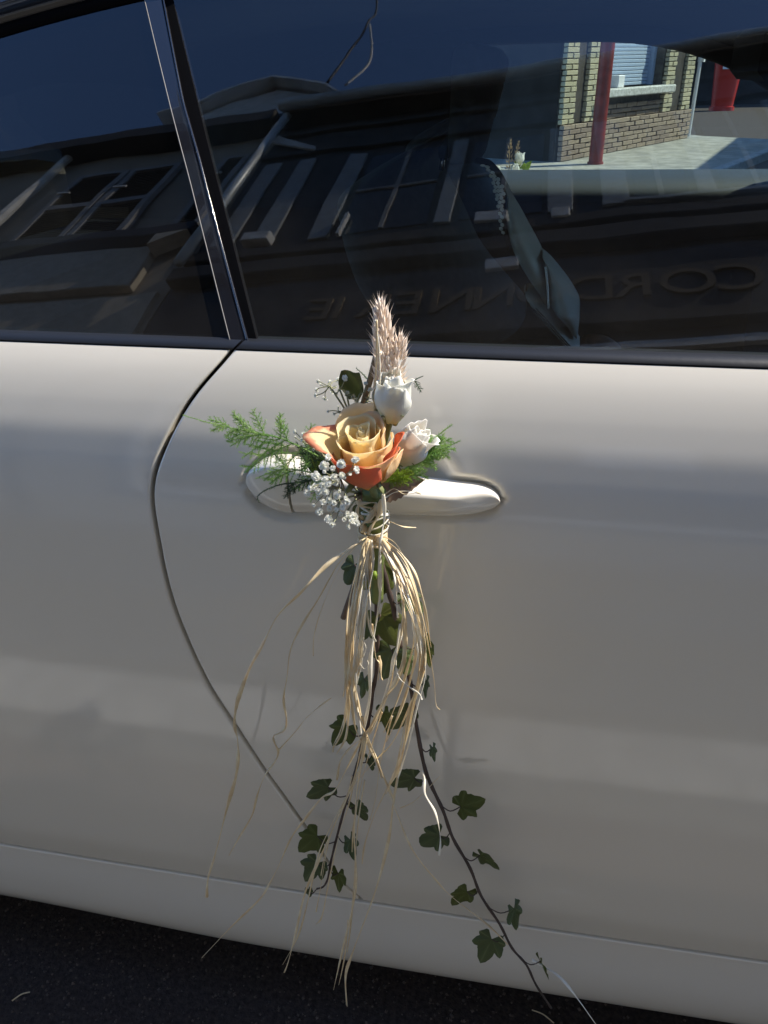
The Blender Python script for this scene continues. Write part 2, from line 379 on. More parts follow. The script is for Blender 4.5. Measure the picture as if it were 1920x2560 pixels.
def course(x0, x1, z, off, cm, out=0):
    x = x0; first = True
    while x < x1 - .03:
        L = .15 if (off and first) else .30
        if x + L > x1 + .005: L = .15
        if x + L > x1 + .04: break
        brick(x + L / 2, z, 'h' if L < .2 else 's', cm, out); x += L; first = False
CH = .0575
for i in range(7): course(.0, LW, .03 + CH * i, i % 2, 'brick_r', .035)
for i in range(7, 10): course(WL, WR, .03 + CH * i, i % 2, 'brick_r', .0)
for i in range(7, 24):
    z = .03 + CH * i
    for (a, b) in ((.0, .30), (.56, WL - .02), (WR + .02, 3.16), (3.52, LW)): course(a, b, z, i % 2, 'brick_y', .01)
hobj('recess', MB().box((.345, .030, .41), (.555, .056, 4.3)).box((3.18, .030, .41), (3.515, .056, 4.3)), M['wood_dark'])  # dark strips: the shadow inside the grooves is put into their colour
hobj('side_wall', MB().box((-.012, .06, 0), (.0035, 5.98, 4.39)), M['brick_dk'])  # dark sheet that gives the return wall its shade by colour
hobj('window_sill', MB().box((WL - .12, -.14, .66), (WR + .10, .052, .755), .012), M['stone'])
for i in range(36):
    hobj('blind_slat', MB().box((WL + .05, .225, .765 + i * .045), (WR - .08, .245, .765 + i * .045 + .040), .006), M['slat'])
hobj('window_frame', MB().box((WL + .004, .17, .758), (WL + .05, .34, 2.6)).box((WR - .08, .17, .758), (WR - .004, .34, 2.6)), M['slat'])
hobj('vent_block', MB().box((1.36, -.02, .758), (1.54, .10, .90), .008), M['white_pl'])
hobj('drainpipe', MB().tube([(LW + .035, -.03, .02), (LW + .035, -.03, 4.3)], .03, 8).box((LW + .012, -.09, 1.02), (LW + .07, -.0, 1.22)), M['white_pl'])
hobj('roof', MB().add([(-.3, -.05, 4.4), (LW + .3, -.05, 4.4), (LW + .3, 6.3, 4.4), (-.3, 6.3, 4.4), (-.3, 3, 6.4), (LW + .3, 3, 6.4)], [(0, 1, 5, 4), (3, 4, 5, 2), (0, 4, 3), (1, 2, 5), (0, 3, 2, 1)]), M['tile'])

# dark outbuilding left of it, seen between the seat and the piers
sh = thing('brick_outbuilding', 'dark unlit brick building set back left of the buff brick piers', 'building', (-3.5, 12.4, PZ))
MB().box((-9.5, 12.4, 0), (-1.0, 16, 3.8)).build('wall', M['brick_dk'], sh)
MB().box((-2.7, 12.36, PZ), (-1.7, 12.399, 2.3)).build('door', M['wood_dark'], sh)
MB().box((-9.7, 12.2, 3.8), (-.9, 16.2, 4.0)).build('roof', M['tile'], sh)
tag(MB().tube([(-.66, 10.8, PZ), (-.60, 10.8, PZ + .18), (-.64, 10.8, PZ + .36)], .045, 8).build('post_stub', M['brick_r']), 'short broken brown post stub at the foot of the shaded wall', 'post')
# red pole
pl = thing('steel_pole', 'dark red round steel pole on the pavement before the brick house', 'pole', (.80, 9.77, PZ))
MB().tube([(.80, 9.77, PZ), (.80, 9.77, PZ + 4.3)], .080, 28).build('shaft', M['redpole'], pl, smooth=True, auto=40)
MB().tube([(.80, 9.77, PZ), (.80, 9.77, PZ + .025)], .094, 28).build('base_collar', M['redpole'], pl, smooth=True, auto=40)
MB().tube([(.80, 9.77, PZ + 4.3), (.80, 9.77, PZ + 4.34)], [.11, .06], 28).build('cap', M['redpole'], pl, smooth=True, auto=40)
# red tapered street container
HX, HYY = 4.78, 23.0
hy = thing('street_container', 'tall bright red tapered street container with a small white label', 'container', (HX, HYY, 0))
def ring(cx, cy, z, a, b, n=24, e=3.0):
    return [(cx + a * math.copysign(abs(math.cos(t)) ** (2 / e), math.cos(t)), cy + b * math.copysign(abs(math.sin(t)) ** (2 / e), math.sin(t)), z) for t in [2 * math.pi * k / n for k in range(n)]]
rows = [ring(HX, HYY, z, a, a * .8) for z, a in ((.0, .30), (.09, .30), (.10, .26), (.9, .32), (1.7, .375), (2.1, .36), (2.25, .24), (2.3, .03))]
mb = MB(); n = 24
for r in rows: mb.V += r
mb.F = [(i * n + k, i * n + (k + 1) % n, (i + 1) * n + (k + 1) % n, (i + 1) * n + k) for i in range(len(rows) - 1) for k in range(n)]
mb.build('cabinet', M['redpost'], hy, smooth=True, auto=35)
MB().box((HX - .19, HYY - .30, .93), (HX + .0, HYY - .262, 1.12), .006).build('label', M['white_pl'], hy)
MB().tube([(HX + .26, HYY - .24, 1.62), (HX + .26, HYY - .36, 1.62)], .08, 14).build('flap', M['chrome'], hy, smooth=True, auto=40)

# house out of frame to the right whose eave shades the road beyond the car
ch = thing('corner_house', 'grey rendered corner house across the junction shading the road', 'house', (7.0, 11.0, 0), -math.atan2(.3, .95))
CHM = wmat(ch)
def cobj(name, mb, ma): return put(name, mk(name, [CHM @ Vector(v) for v in mb.V], mb.F, ma, False), ch)
cobj('wall', MB().box((-.9, -4.2, 0), (5, 4.2, 5.0)), M['plaster2'])
cobj('roof', MB().add([(-1.15, -4.4, 5.0), (-1.15, 4.4, 5.0), (5.3, 4.4, 5.0), (5.3, -4.4, 5.0), (2, -4.4, 6.6), (2, 4.4, 6.6)], [(0, 4, 5, 1), (3, 2, 5, 4), (0, 3, 4), (1, 5, 2), (0, 1, 2, 3)]), M['tile'])
for yy in (-2.2, 1.2):
    cobj('window', MB().box((-.94, yy, 1.2), (-.903, yy + .9, 2.5)), M['wpane'])
# house closing the street
fw = thing('far_house', 'long dull brown house front closing the street behind the red container', 'house', (9, 28, 0))
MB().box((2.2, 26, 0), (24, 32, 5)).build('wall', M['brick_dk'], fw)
MB().box((2.0, 25.8, 5), (24.2, 32.2, 5.3)).build('roof', M['tile'], fw)
for k in range(6): MB().box((4 + k * 3, 25.95, 1.3), (5.2 + k * 3, 25.996, 2.7)).build('window', M['wpane'], fw)

# ------------------------------------------------------------------ houses behind the camera (mirrored in the glass and paint)
FA = math.radians(9); FO = (0, -1.6, 0)
FM = Matrix.Translation(Vector(FO)) @ Matrix.Rotation(FA, 4, 'Z')
def fobj(name, mb, ma, par, smooth=False): return put(name, mk(name, [FM @ Vector(v) for v in mb.V], mb.F, ma, smooth), par)
shop = thing('shoemaker_shop', 'shop house with dark front, gold sign lettering and pale upper window piers', 'shop', FO, FA)
fobj('wall', MB().box((-1.75, -6, 0), (4.5, 0, 6.2)), M['shopdark'], shop)
fobj('sign_board', MB().box((-1.6, .002, 2.95), (3.6, .05, 3.45), .006), M['shopdark'], shop)
fobj('cornice', MB().box((-1.75, .002, 3.56), (4.4, .09, 3.70), .01).box((-1.75, .002, 2.86), (4.4, .07, 2.94), .008), M['wood_dark'], shop)
fobj('sill_band', MB().box((-1.75, .002, 3.80), (4.4, .06, 3.90), .008), M['wood_dark'], shop)
fobj('eave', MB().box((-1.74, .002, 6.05), (4.5, .14, 6.24)), M['wood_dark'], shop)
fobj('shop_window', MB().box((-1.2, .002, .6), (1.0, .02, 2.7)).box((1.9, .002, .6), (3.6, .02, 2.7)), M['wpane'], shop)
fobj('stall_riser', MB().box((-1.74, .002, .05), (1.13, .03, .58)).box((-1.74, .002, .58), (-1.22, .03, 2.84)).box((1.82, .002, .05), (4.4, .03, .58)), M['tape'], shop)
fobj('shop_door', MB().box((1.15, .002, .05), (1.8, .03, 2.6)), M['wood_dark'], shop)
for (a, b) in ((-1.68, -1.56), (-1.44, -1.32), (-1.10, -.99), (-.42, -.34), (.15, .27), (.40, .53), (.84, .92), (1.3, 1.42), (1.7, 1.82)):
    fobj('pier', MB().box((a, .002, 4.02), (b, .022, 5.25), .003), M['palepil'], shop)
for (a, b) in ((-.95, -.46), (-.30, .12), (.56, .80), (.96, 1.26)):
    w_ = fobj('window', MB().box((a, .002, 4.05), (b, .008, 5.2)), M['wpane'], shop)
    fobj('glazing_bar', MB().box((a, .009, 4.60), (b, .02, 4.625)).box(((a + b) / 2 - .012, .009, 4.05), ((a + b) / 2 + .012, .02, 4.60)).box(((a + b) / 2 - .012, .009, 4.626), ((a + b) / 2 + .012, .02, 5.2)), M['shutter'], w_)
for (a, z) in ((-1.47, 4.02), (-.20, 3.93), (.17, 3.90), (-.12, 3.42)):
    fobj('stone_block', MB().box((a, .002, z - .03), (a + (.16 if a != .17 else .09), .075, z + .075), .006), M['palestone'], shop)
fobj('downpipe', MB().box((-.93, .02, 4.0), (-.915, .05, 4.25)), M['palestone'], shop)
fobj('window_sill', MB().box((.50, .002, 3.955), (1.5, .07, 3.985)), M['palepil'], shop)
for (a, b, z0, z1) in ((-1.2, 1.0, .62, 2.7), (1.9, 3.6, .62, 2.7)):
    fr_o = fobj('shop_window_frame', MB().box((a - .05, .004, z0 - .05), (a, .05, z1 + .05)).box((b, .004, z0 - .05), (b + .05, .05, z1 + .05)).box((a, .004, z1), (b, .048, z1 + .05)).box((a, .004, z0 - .05), (b, .048, z0)).box(((a + b) / 2 - .03, .021, z0), ((a + b) / 2 + .03, .046, z1)).box((a, .021, z1 - .5), ((a + b) / 2 - .03, .04, z1 - .46)), M['palestone'], shop)
fobj('notice', MB().box((-.55, .021, 1.3), (-.34, .026, 1.6)).box((.25, .021, 1.1), (.55, .026, 1.5)), M['palestone'], shop)
fobj('gutter', MB().tube([(-1.74, .20, 6.10), (4.5, .20, 6.10)], .055, 8).tube([(-1.70, .12, 3.7), (-1.70, .12, 6.06)], .03, 8), M['zinc'], shop, True)
fobj('string_course', MB().box((-1.75, .002, 5.36), (4.4, .03, 5.44)).box((-1.75, .002, 5.80), (4.4, .035, 5.86)), M['wood_dark'], shop)
fobj('awning_bracket', MB().add([(-1.72, .03, 5.78), (-1.36, .03, 5.42), (-1.36, .03, 5.36), (-1.74, .03, 5.66), (-1.72, .05, 5.78), (-1.36, .05, 5.42), (-1.36, .05, 5.36), (-1.74, .05, 5.66)], [(0, 1, 2, 3), (4, 7, 6, 5), (0, 4, 5, 1), (3, 2, 6, 7), (0, 3, 7, 4), (1, 5, 6, 2)]), M['palestone'], shop)
# lettering, each a flat raised letter: reads left to right for somebody facing the shop
cu = bpy.data.curves.new('sign_letter', 'FONT')
word = 'CORDONNERIE'
xpos = .885
for ch_ in word:
    c_ = bpy.data.curves.new('letter', 'FONT'); c_.body = ch_; c_.size = .275; c_.extrude = .006; c_.align_x = 'CENTER'
    wdt = {'I': .09, 'E': .155, 'R': .175, 'O': .205, 'C': .19, 'D': .19, 'N': .185}[ch_]
    o = bpy.data.objects.new('letter', c_); COL.objects.link(o)
    dg = bpy.context.evaluated_depsgraph_get(); me = bpy.data.meshes.new_from_object(o.evaluated_get(dg)); bpy.data.objects.remove(o)
    me.name = 'letter'; me.materials.clear(); me.materials.append(M['gold'])
    m = FM @ Matrix.Translation((xpos, .058, 3.065)) @ Matrix.Rotation(math.pi, 4, 'Z') @ Matrix.Rotation(math.pi / 2, 4, 'X') @ Matrix.Diagonal((1.0, 1, 1, 1))
    put('letter', me, shop, m); xpos -= wdt * .98

lh = thing('shuttered_house', 'beige rendered house with closed grey louvred shutters above a ledge', 'house', tuple(FM @ Vector((-4, 0, 0))), FA)
fobj('wall', MB().box((-9, -6, 0), (-1.78, -.02, 6.1)), M['plaster'], lh)
fobj('ledge', MB().box((-9, -.018, 4.14), (-1.80, .12, 4.26), .01), M['shopdark'], lh)
fobj('parapet_panel', MB().box((-9, -.018, 3.62), (-2.02, .05, 4.10), .006), M['tape'], lh)
fobj('ledge_end', MB().add([(-2.0, .02, 3.98), (-1.80, .02, 4.12), (-2.0, .02, 4.12), (-2.0, .13, 3.98), (-1.80, .13, 4.12), (-2.0, .13, 4.12)], [(0, 1, 2), (3, 5, 4), (0, 3, 4, 1), (1, 4, 5, 2), (0, 2, 5, 3)]), M['tape'], lh)
fobj('lower_render', MB().box((-8.9, -.018, .1), (-1.82, .01, 3.55)), M['tape'], lh)
fobj('shop_front', MB().box((-6.5, -.018, .1), (-3.0, .03, 2.7)), M['wpane'], lh)
fobj('eave', MB().box((-9.1, -.018, 5.95), (-1.80, .16, 6.16)), M['wood_dark'], lh)
fobj('roof', MB().add([(-9.1, .16, 6.16), (-1.8, .16, 6.16), (-1.8, -6, 7.4), (-9.1, -6, 7.4)], [(0, 1, 2, 3)]), M['tile'], lh)
def shutter(x0, x1, z0, z1):
    s_ = fobj('shutter', MB().box((x0, .0, z0), (x0 + .045, .04, z1), .003).box((x1 - .045, .0, z0), (x1, .04, z1), .003)
              .box((x0 + .045, .001, z0), (x1 - .045, .039, z0 + .05)).box((x0 + .045, .001, z1 - .05), (x1 - .045, .039, z1)).box((x0 + .045, .001, (z0 + z1) / 2 - .035), (x1 - .045, .039, (z0 + z1) / 2 + .035)), M['shutter'], lh)
    mb = MB()
    for (za, zb) in ((z0 + .055, (z0 + z1) / 2 - .04), ((z0 + z1) / 2 + .04, z1 - .055)):
        k = int((zb - za) / .032)
        for i in range(k):
            z = za + (zb - za) * i / k
            mb.add([(x0 + .046, .034, z), (x1 - .046, .034, z), (x1 - .046, .008, z + .026), (x0 + .046, .008, z + .026), (x0 + .046, .030, z - .003), (x1 - .046, .030, z - .003), (x1 - .046, .004, z + .023), (x0 + .046, .004, z + .023)], [(0, 1, 2, 3), (7, 6, 5, 4), (0, 4, 5, 1), (3, 2, 6, 7)])
    l_ = fobj('louvres', mb, M['louvre'], s_); l_['kind'] = 'stuff'
    fobj('hinge', MB().box((x0 + .005, .04, (z0 + z1) / 2 + .25), (x0 + .10, .05, (z0 + z1) / 2 + .275)), M['palestone'], s_)
for (a, b) in ((-3.22, -2.80), (-2.78, -2.38), (-5.1, -4.68), (-4.66, -4.24), (-2.06, -1.86)): shutter(a, b, 4.30, 5.52)
fobj('downpipe', MB().tube([(-3.52, .05, 3.0), (-3.52, .05, 6.0)], .035, 8), M['palestone'], lh)

dm = thing('gabled_house', 'pale zinc-roofed gable rising behind the shopfront roofs', 'house', tuple(FM @ Vector((-2.2, -.5, 6.1))), FA)
fobj('wall', MB().add([(-3.2, -.25, 6.0), (-1.35, -.25, 6.0), (-1.35, -.25, 6.6), (-1.85, -.25, 7.55), (-2.5, -.25, 8.15), (-3.2, -.25, 7.55), (-3.2, -4, 6), (-1.35, -4, 6), (-1.35, -4, 6.6), (-1.85, -4, 7.55), (-2.5, -4, 8.15), (-3.2, -4, 7.55)], [(0, 1, 2, 3, 4, 5), (6, 11, 10, 9, 8, 7), (0, 5, 11, 6), (1, 7, 8, 2)]), M['palestone'], dm)
mb = MB()
pr = [(-3.4, 7.42), (-2.5, 8.2), (-1.82, 7.6), (-1.28, 6.58)]
for a, b in zip(pr[:-1], pr[1:]): mb.add([(a[0], -.1, a[1]), (b[0], -.1, b[1]), (b[0], -4.1, b[1]), (a[0], -4.1, a[1]), (a[0], -.1, a[1] + .06), (b[0], -.1, b[1] + .06), (b[0], -4.1, b[1] + .06), (a[0], -4.1, a[1] + .06)], [(0, 1, 2, 3), (4, 7, 6, 5), (0, 4, 5, 1), (1, 5, 6, 2), (3, 2, 6, 7), (0, 3, 7, 4)])
fobj('roof', mb, M['zinc'], dm)
for k in range(4): fobj('cladding_board', MB().box((-3.15, -.248, 6.28 + k * .26), (-1.62 - k * .06, -.215, 6.5 + k * .26), .008), M['zinc'], dm)
fobj('window', MB().box((-2.35, -.213, 6.5), (-1.75, -.20, 7.1)), M['wpane'], dm)
cb = [FM @ Vector((-1.59, .1, 6.95)), FM @ Vector((-1.60, .12, 7.9)), FM @ Vector((-1.61, .16, 8.95)), FM @ Vector((-1.89, .3, 11.1)), FM @ Vector((-2.6, 3, 16))]
tag(MB().tube(spline(cb, 6), .012, 6).build('overhead_cable', M['cable'], smooth=True), 'black overhead cable rising from the gable into the sky', 'cable')
cb = [FM @ Vector((-1.40, .1, 6.75)), FM @ Vector((-1.30, .14, 7.2)), FM @ Vector((-1.38, .14, 7.9)), FM @ Vector((-1.58, .15, 8.9))]
tag(MB().tube(spline(cb, 6), .012, 6).build('overhead_cable', M['cablew'], smooth=True), 'pale slack cable looping beside the black overhead cable', 'cable')

# ================================================================== CAR
YC = .86; ZB = .957
_pz = [.118, .124, .140, .165, .19, .215, .232, .253, .266, .2765, .285, .297, .322, .38, .45, .55, .65, .74, .80, .83, .86, .89, .915, .935, .950, .960]
_py = [.074, .040, .025, .0195, .0185, .0195, .0215, .0230, .0238, .0245, .0232, .0215, .0180, .0155, .012, .006, .001, .0, .0025, .006, .012, .021, .032, .043, .054, .064]
def prof(z):
    return float(np.interp(z, _pz, _py))
# smooth profile (cubic through a dense resample)
_zz = np.linspace(_pz[0], _pz[-1], 700); _yy = np.interp(_zz, _pz, _py)
_ker = np.hanning(25); _ker /= _ker.sum()
_yp = np.concatenate([2 * _yy[0] - _yy[12:0:-1], _yy, 2 * _yy[-1] - _yy[-2:-14:-1]]); _ys = np.convolve(_yp, _ker, 'valid')
def S0(x, z):
    y = float(np.interp(z, _zz, _ys))
    return y + .010 * (x - .15) ** 2 * (1 if x > .15 else 1.0)
GX0, GX1, CX0, SPL = -.124, .0435, -.1675, -.1265
def hz(x): return .8515 - .002 * smooth01((x + .12) / .16)
def hhh(x):                                      # half height of the handle outline
    if x < SPL:
        t = (x - CX0) / (SPL - CX0); return .0262 * math.sqrt(max(0, 1 - (1 - min(1, t * 1.05)) ** 2)) if t < .95 else .0262
    t = (x - SPL) / (GX1 - SPL)
    b = float(np.interp(t, [0, .25, .57, .80, 1], [.0250, .0195, .0148, .0130, .0118]))
    e = max(0, (t - .84) / .16); return b * math.sqrt(max(0, 1 - e ** 2.6))
def recess(x, z):
    d = 0.0
    ex = (x + .052) / .066; ez = (z - .862) / .036; r = math.sqrt(ex * ex + ez * ez)
    d += (.020 * (1 - smooth01((r - .45) / .55))) if r < 1 else 0
    if CX0 - .03 < x < GX1 + .03 and .80 < z < .91:
        hh = hhh(min(max(x, CX0), GX1)); dz = abs(z - hz(x)) - hh
        dx = max(CX0 - x, x - GX1, 0); sd = math.sqrt(max(dz, 0) ** 2 + dx * dx) if (dz > 0 or dx > 0) else dz
        if sd < .012: d = max(d, .0058 * (1 - smooth01((sd - .0012) / .0048)))
    return d
def S(x, z): return S0(x, z) + recess(x, z)
cut_px = [(606, 838), (595, 857), (578, 887), (532, 930), (489, 980), (451, 1035), (416, 1103), (388, 1170), (379, 1205), (377, 1242), (382, 1284), (392, 1335), (405, 1411), (422, 1478), (441, 1538), (479, 1629), (527, 1725), (585, 1811), (666, 1934), (700, 1979), (769, 2077), (815, 2151), (852, 2207), (900, 2246)]
cutP = [hit(px, py, lambda p: S0(p[0], p[2])) for px, py in cut_px]
cz = np.array([p[2] for p in cutP][::-1]); cx = np.array([p[0] for p in cutP][::-1])
_cz = np.linspace(cz[0], cz[-1], 400); _cxx = np.interp(_cz, cz, cx); _k = np.hanning(31); _k /= _k.sum()
_cp = np.concatenate([2 * _cxx[0] - _cxx[15:0:-1], _cxx, 2 * _cxx[-1] - _cxx[-2:-17:-1]]); _cxs = np.convolve(_cp, _k, 'valid')
def xcut(z): return float(np.interp(z, _cz, _cxs))
ZSEAM = .2765; GAP = .0019
def fil(e, r=.0026):
    if e >= r: return 0.0
    return r - math.sqrt(max(0, r * r - (r - e) ** 2))
car = thing('car', 'pearl white two-door car with dark glass and a bouquet tied to its door handle', 'car', (0, .86, 0))
EDGE = [0, 0, .0003, .0008, .0015, .0024, .0036, .0055]
def zrows(z0, z1, dens):
    z = z0; out = []
    while z < z1 - 1e-6:
        out.append(z); z += dens(z)
    out.append(z1); return out
dens = lambda z: .003 if .80 < z < .912 else .007
def panel(name, side):
    zs = [ZSEAM + GAP + e for e in EDGE] + zrows(ZSEAM + GAP + .009, .9490, dens) + [.9505]
    offs = list(EDGE) + [.009, .013]
    x = .013
    lim = 1.30 if side < 0 else 1.15
    while x < lim:
        x += .003 if (side > 0 and .05 < x < .34) else (.012 if x < .5 else .03); offs.append(x)
    G = []
    for i, z in enumerate(zs):
        row = []; xc = xcut(z) + side * GAP
        eb = z - (ZSEAM + GAP)
        for j, o in enumerate(offs):
            xx = xc + side * o
            d = max(fil(o), fil(eb))
            if i == 0 or j == 0: d = .018
            row.append((xx, S(xx, z) + d, z))
        G.append(row if side > 0 else row[::-1])
    mb = MB().grid(G)
    if side < 0:
        def keep(f):
            c = [sum(mb.V[i][k] for i in f) / len(f) for k in (0, 2)]
            return (c[0] + 1.10) ** 2 + (c[1] - .31) ** 2 > .355 ** 2
        mb.F = [f for f in mb.F if keep(f)]
    return mb.build(name, M['paint'], car, smooth=True)
door = panel('door', +1); panel('quarter_panel', -1)
# sill
rows = [S0(0, .2)]
zs = [.1195, .121, .124, .129, .136, .146, .158, .172, .188, .204, .22, .236, .242, .252, .260, .265] + [ZSEAM - GAP - e for e in EDGE[::-1]]
def sill_flare(x, z):
    return 0
G = []
for z in zs:
    row = []
    for k in range(120):
        x = -1.2 + k * .019
        e = ZSEAM - GAP - z
        fade = smooth01((x + .62) / .40)
        y = S0(x, z); yf = S0(x, .30) + .004
        yy_ = y * fade + (1 - fade) * max(y, yf - .004 + .03 * smooth01((.18 - z) / .1))
        zz_ = z + (1 - fade) * .006 * smooth01((.2 - z) / .08)
        row.append((x, yy_ + fil(e) + (.018 if z == zs[-1] and e <= 1e-9 else 0), zz_))
    G.append(row)
G[-1] = [(a, b + .018, c) for a, b, c in G[-1]]
G.insert(0, [(p[0], .5, p[2]) for p in G[0]])
mb = MB().grid(G)
mb.F = [f for f in mb.F if (sum(mb.V[i][0] for i in f) / 4 + 1.10) ** 2 + (sum(mb.V[i][2] for i in f) / 4 - .31) ** 2 > .355 ** 2]
mb.build('sill', M['paint'], car, smooth=True)
MB().box((-.95, .05, .128), (1.0, 1.66, .20)).build('underbody', M['under'], car)
# panel backing behind the gaps
MB().grid([[(x, S0(x, z) + .022 + (.02 if .8 < z < .92 else 0), z) for x in np.linspace(-.72, .9, 60)] for z in np.linspace(.24, .930, 50)]).build('inner_frame', M['rubber'], car, smooth=True)

# --- glasshouse
T0, T1 = math.tan(math.radians(33)), math.tan(math.radians(38))
def Gy(z):
    h = z - ZB; return .070 + T0 * h + (T1 - T0) * h * h / .6
def zr(x):
    if x < -.6: return 1.145 + .30 * (x + .6)
    if x < 0: return 1.235 - .25 * x * x
    if x < .15: return 1.235
    return 1.235 - .52 * (x - .15) ** 2
def onglass(px, py): return hit(px, py, lambda p: Gy(p[2]))
def zcurve(pxs):
    P = sorted([onglass(*q) for q in pxs], key=lambda p: p[2]); z = [p[2] for p in P]; x = [p[0] for p in P]
    def f(zz):
        if zz > z[-1]: return x[-1] + (x[-1] - x[-2]) / (z[-1] - z[-2]) * (zz - z[-1])
        if zz < z[0]: return x[0] + (x[1] - x[0]) / (z[1] - z[0]) * (zz - z[0])
        return float(np.interp(zz, z, x))
    return f
XQ = zcurve([(573, 822), (530, 650), (480, 451), (434, 278), (379, 52)])
XB = zcurve([(616, 822), (503, 393), (463, 255), (414, 0)])
XD = zcurve([(640, 833), (575, 570), (486, 214), (434, 0)])
def gstrip(xa, xb, off, zt=None, nz=40, nx=3, z0=.945, ztop=1.24):
    G = []
    for i in range(nz + 1):
        z = z0 + (ztop - z0) * i / nz; a = xa(z); b = xb(z)
        G.append([(a + (b - a) * j / nx, Gy(z) + (off(j / nx) if callable(off) else off), z) for j in range(nx + 1)])
    return G
def slab(name, G, th, ma, par=car, smooth=True, far=False):
    r = len(G); c = len(G[0]); mb = MB()
    fr = [p for row in G for p in row]; n = len(fr)
    Fc = [(i * c + j, i * c + j + 1, (i + 1) * c + j + 1, (i + 1) * c + j) for i in range(r - 1) for j in range(c - 1)]
    V = fr + [(x, y + th, z) for x, y, z in fr]; Fb = [tuple(i + n for i in f[::-1]) for f in Fc]
    E_ = [i for i in range(c)] + [i * c + c - 1 for i in range(1, r)] + [(r - 1) * c + j for j in range(c - 2, -1, -1)] + [i * c for i in range(r - 2, 0, -1)]
    Fe = [(E_[k], E_[k] + n, E_[(k + 1) % len(E_)] + n, E_[(k + 1) % len(E_)]) for k in range(len(E_))]
    Fc = Fc + Fb + Fe
    if far:
        V = [(x, 2 * YC - y, z) for x, y, z in V]; Fc = [f[::-1] for f in Fc]
    return obj(name, V, Fc, ma, par, smooth, auto=30)
def pane(xa, xb, nx, far=False, name='door_glass', low=.936, gm='glass'):
    G = []
    for i in range(31):
        row = []
        for j in range(nx + 1):
            t = j / nx; s = i / 30
            # solve x on slanted side edges
            zt = .95; x = 0
            for _ in range(6):
                x = (1 - t) * xa(zt) + t * xb(zt); zt = low + (max(zr(x), low + .004) - low) * s
            row.append((x, Gy(zt), zt))
        G.append(row)
    return slab(name, G, .0038, M[gm], far=far)
XD2 = lambda z: XD(z) - .004
pane(XD2, lambda z: .76, 40)
pane(lambda z: -1.18, lambda z: XQ(z) + .006, 30, name='quarter_glass', gm='privacy')
pane(XD2, lambda z: .76, 20, far=True, name='far_door_glass')
pane(lambda z: -1.18, lambda z: XQ(z) + .006, 16, far=True, name='far_quarter_glass', gm='privacy')
for fr_ in (False, True):
    slab('pillar_cover', gstrip(XQ, XB, lambda t: -.0045 + .004 * smooth01((t - .85) / .15), nx=8), .012, M['black_gloss'], far=fr_)
    slab('pillar_seal', gstrip(XB, XD, lambda t: -.001 - .001 * t, nx=3), .006, M['rubber'], far=fr_)
# fine bright lip along both sides of the pillar cover
for f_, r_ in ((XQ, .0005), (XB, .00075)):
    MB().tube([(f_(z), Gy(z) - .0045, z) for z in np.linspace(.950, 1.23, 30)], r_, 6).build('pillar_lip', M['black_gloss'] if r_ > .0006 else M['lip'], car, smooth=True)
# belt mouldings, split at the door gap
def belt(name, x0f, x1f, far=False):
    secs = [(.0600, .9475), (.0555, .9500), (.0545, .9520), (.0560, .9542), (.0600, .9562), (.0660, .9572), (.0720, .9560)]
    nx = 30; G = []
    for (y, z) in secs:
        a = x0f(z); b = x1f(z)
        G.append([(a + (b - a) * j / nx, y + S0(a + (b - a) * j / nx, .95) - S0(.0, .95) + .001, z) for j in range(nx + 1)])
    return slab(name, G, .006, M['trim'], far=far)
gx = lambda z: xcut(.948) + (z - .948) * 1.1
belt('belt_moulding', lambda z: -1.18, lambda z: gx(z) - .0014); belt('belt_moulding', lambda z: gx(z) + .0014, lambda z: .85)
belt('far_belt_moulding', lambda z: -1.18, lambda z: .85, far=True)
# roof, front and rear screens
def roofrow(x, off=0, inset=0):
    z0 = zr(x) ; y0 = Gy(z0) - .004 + inset; out = []
    for k in range(25):
        t = k / 24; y = y0 + (2 * YC - 2 * y0) * t; u = 2 * t - 1
        out.append((x, y, z0 + off + .07 * (1 - u * u) * min(1, (z0 - .9) / .25)))
    return out
slab2 = lambda name, G, ma, sm=True: MB().grid(G).build(name, ma, car, smooth=sm)
slab2('roof', [roofrow(x, .012) for x in np.linspace(-.72, .64, 48)], M['paint'])
slab2('headliner', [roofrow(x, -.022, .03) for x in np.linspace(-.72, .70, 50)], M['liner'])
slab2('windscreen', [roofrow(x, .008) for x in np.linspace(.64, .755, 12)], M['glass'])
slab2('rear_screen', [roofrow(x, .008) for x in np.linspace(-1.19, -.72, 20)], M['glass'])
for fr_ in (False, True):
    P = [(x, (Gy(zr(x)) + .002) if not fr_ else 2 * YC - Gy(zr(x)) - .002, zr(x) - .001) for x in np.linspace(-1.19, .77, 80)]
    MB().tube(P, .0075, 10).build('window_trim', M['rubber'], car, smooth=True)
    P = [(x, Gy(zr(x)) + .008 if not fr_ else 2 * YC - Gy(zr(x)) - .008, zr(x) + .013) for x in np.linspace(-1.19, .77, 80)]
    MB().tube(P, .014, 12).build('roof_rail', M['black_gloss'], car, smooth=True)
    # inner header lining around the opening
    P = [(x, Gy(zr(x)) + .045 if not fr_ else 2 * YC - Gy(zr(x)) - .045, zr(x) - .022) for x in np.linspace(-1.0, .75, 60)]
    MB().tube(P, .022, 10).build('header_lining', M['liner'], car, smooth=True)
# far body side
mb = MB().grid([[(x, 2 * YC - S0(x, z), z) for x in np.linspace(-1.3, .9, 30)[::-1]] for z in np.linspace(.12, .96, 40)])
mb.build('far_body_side', M['paint'], car, smooth=True)
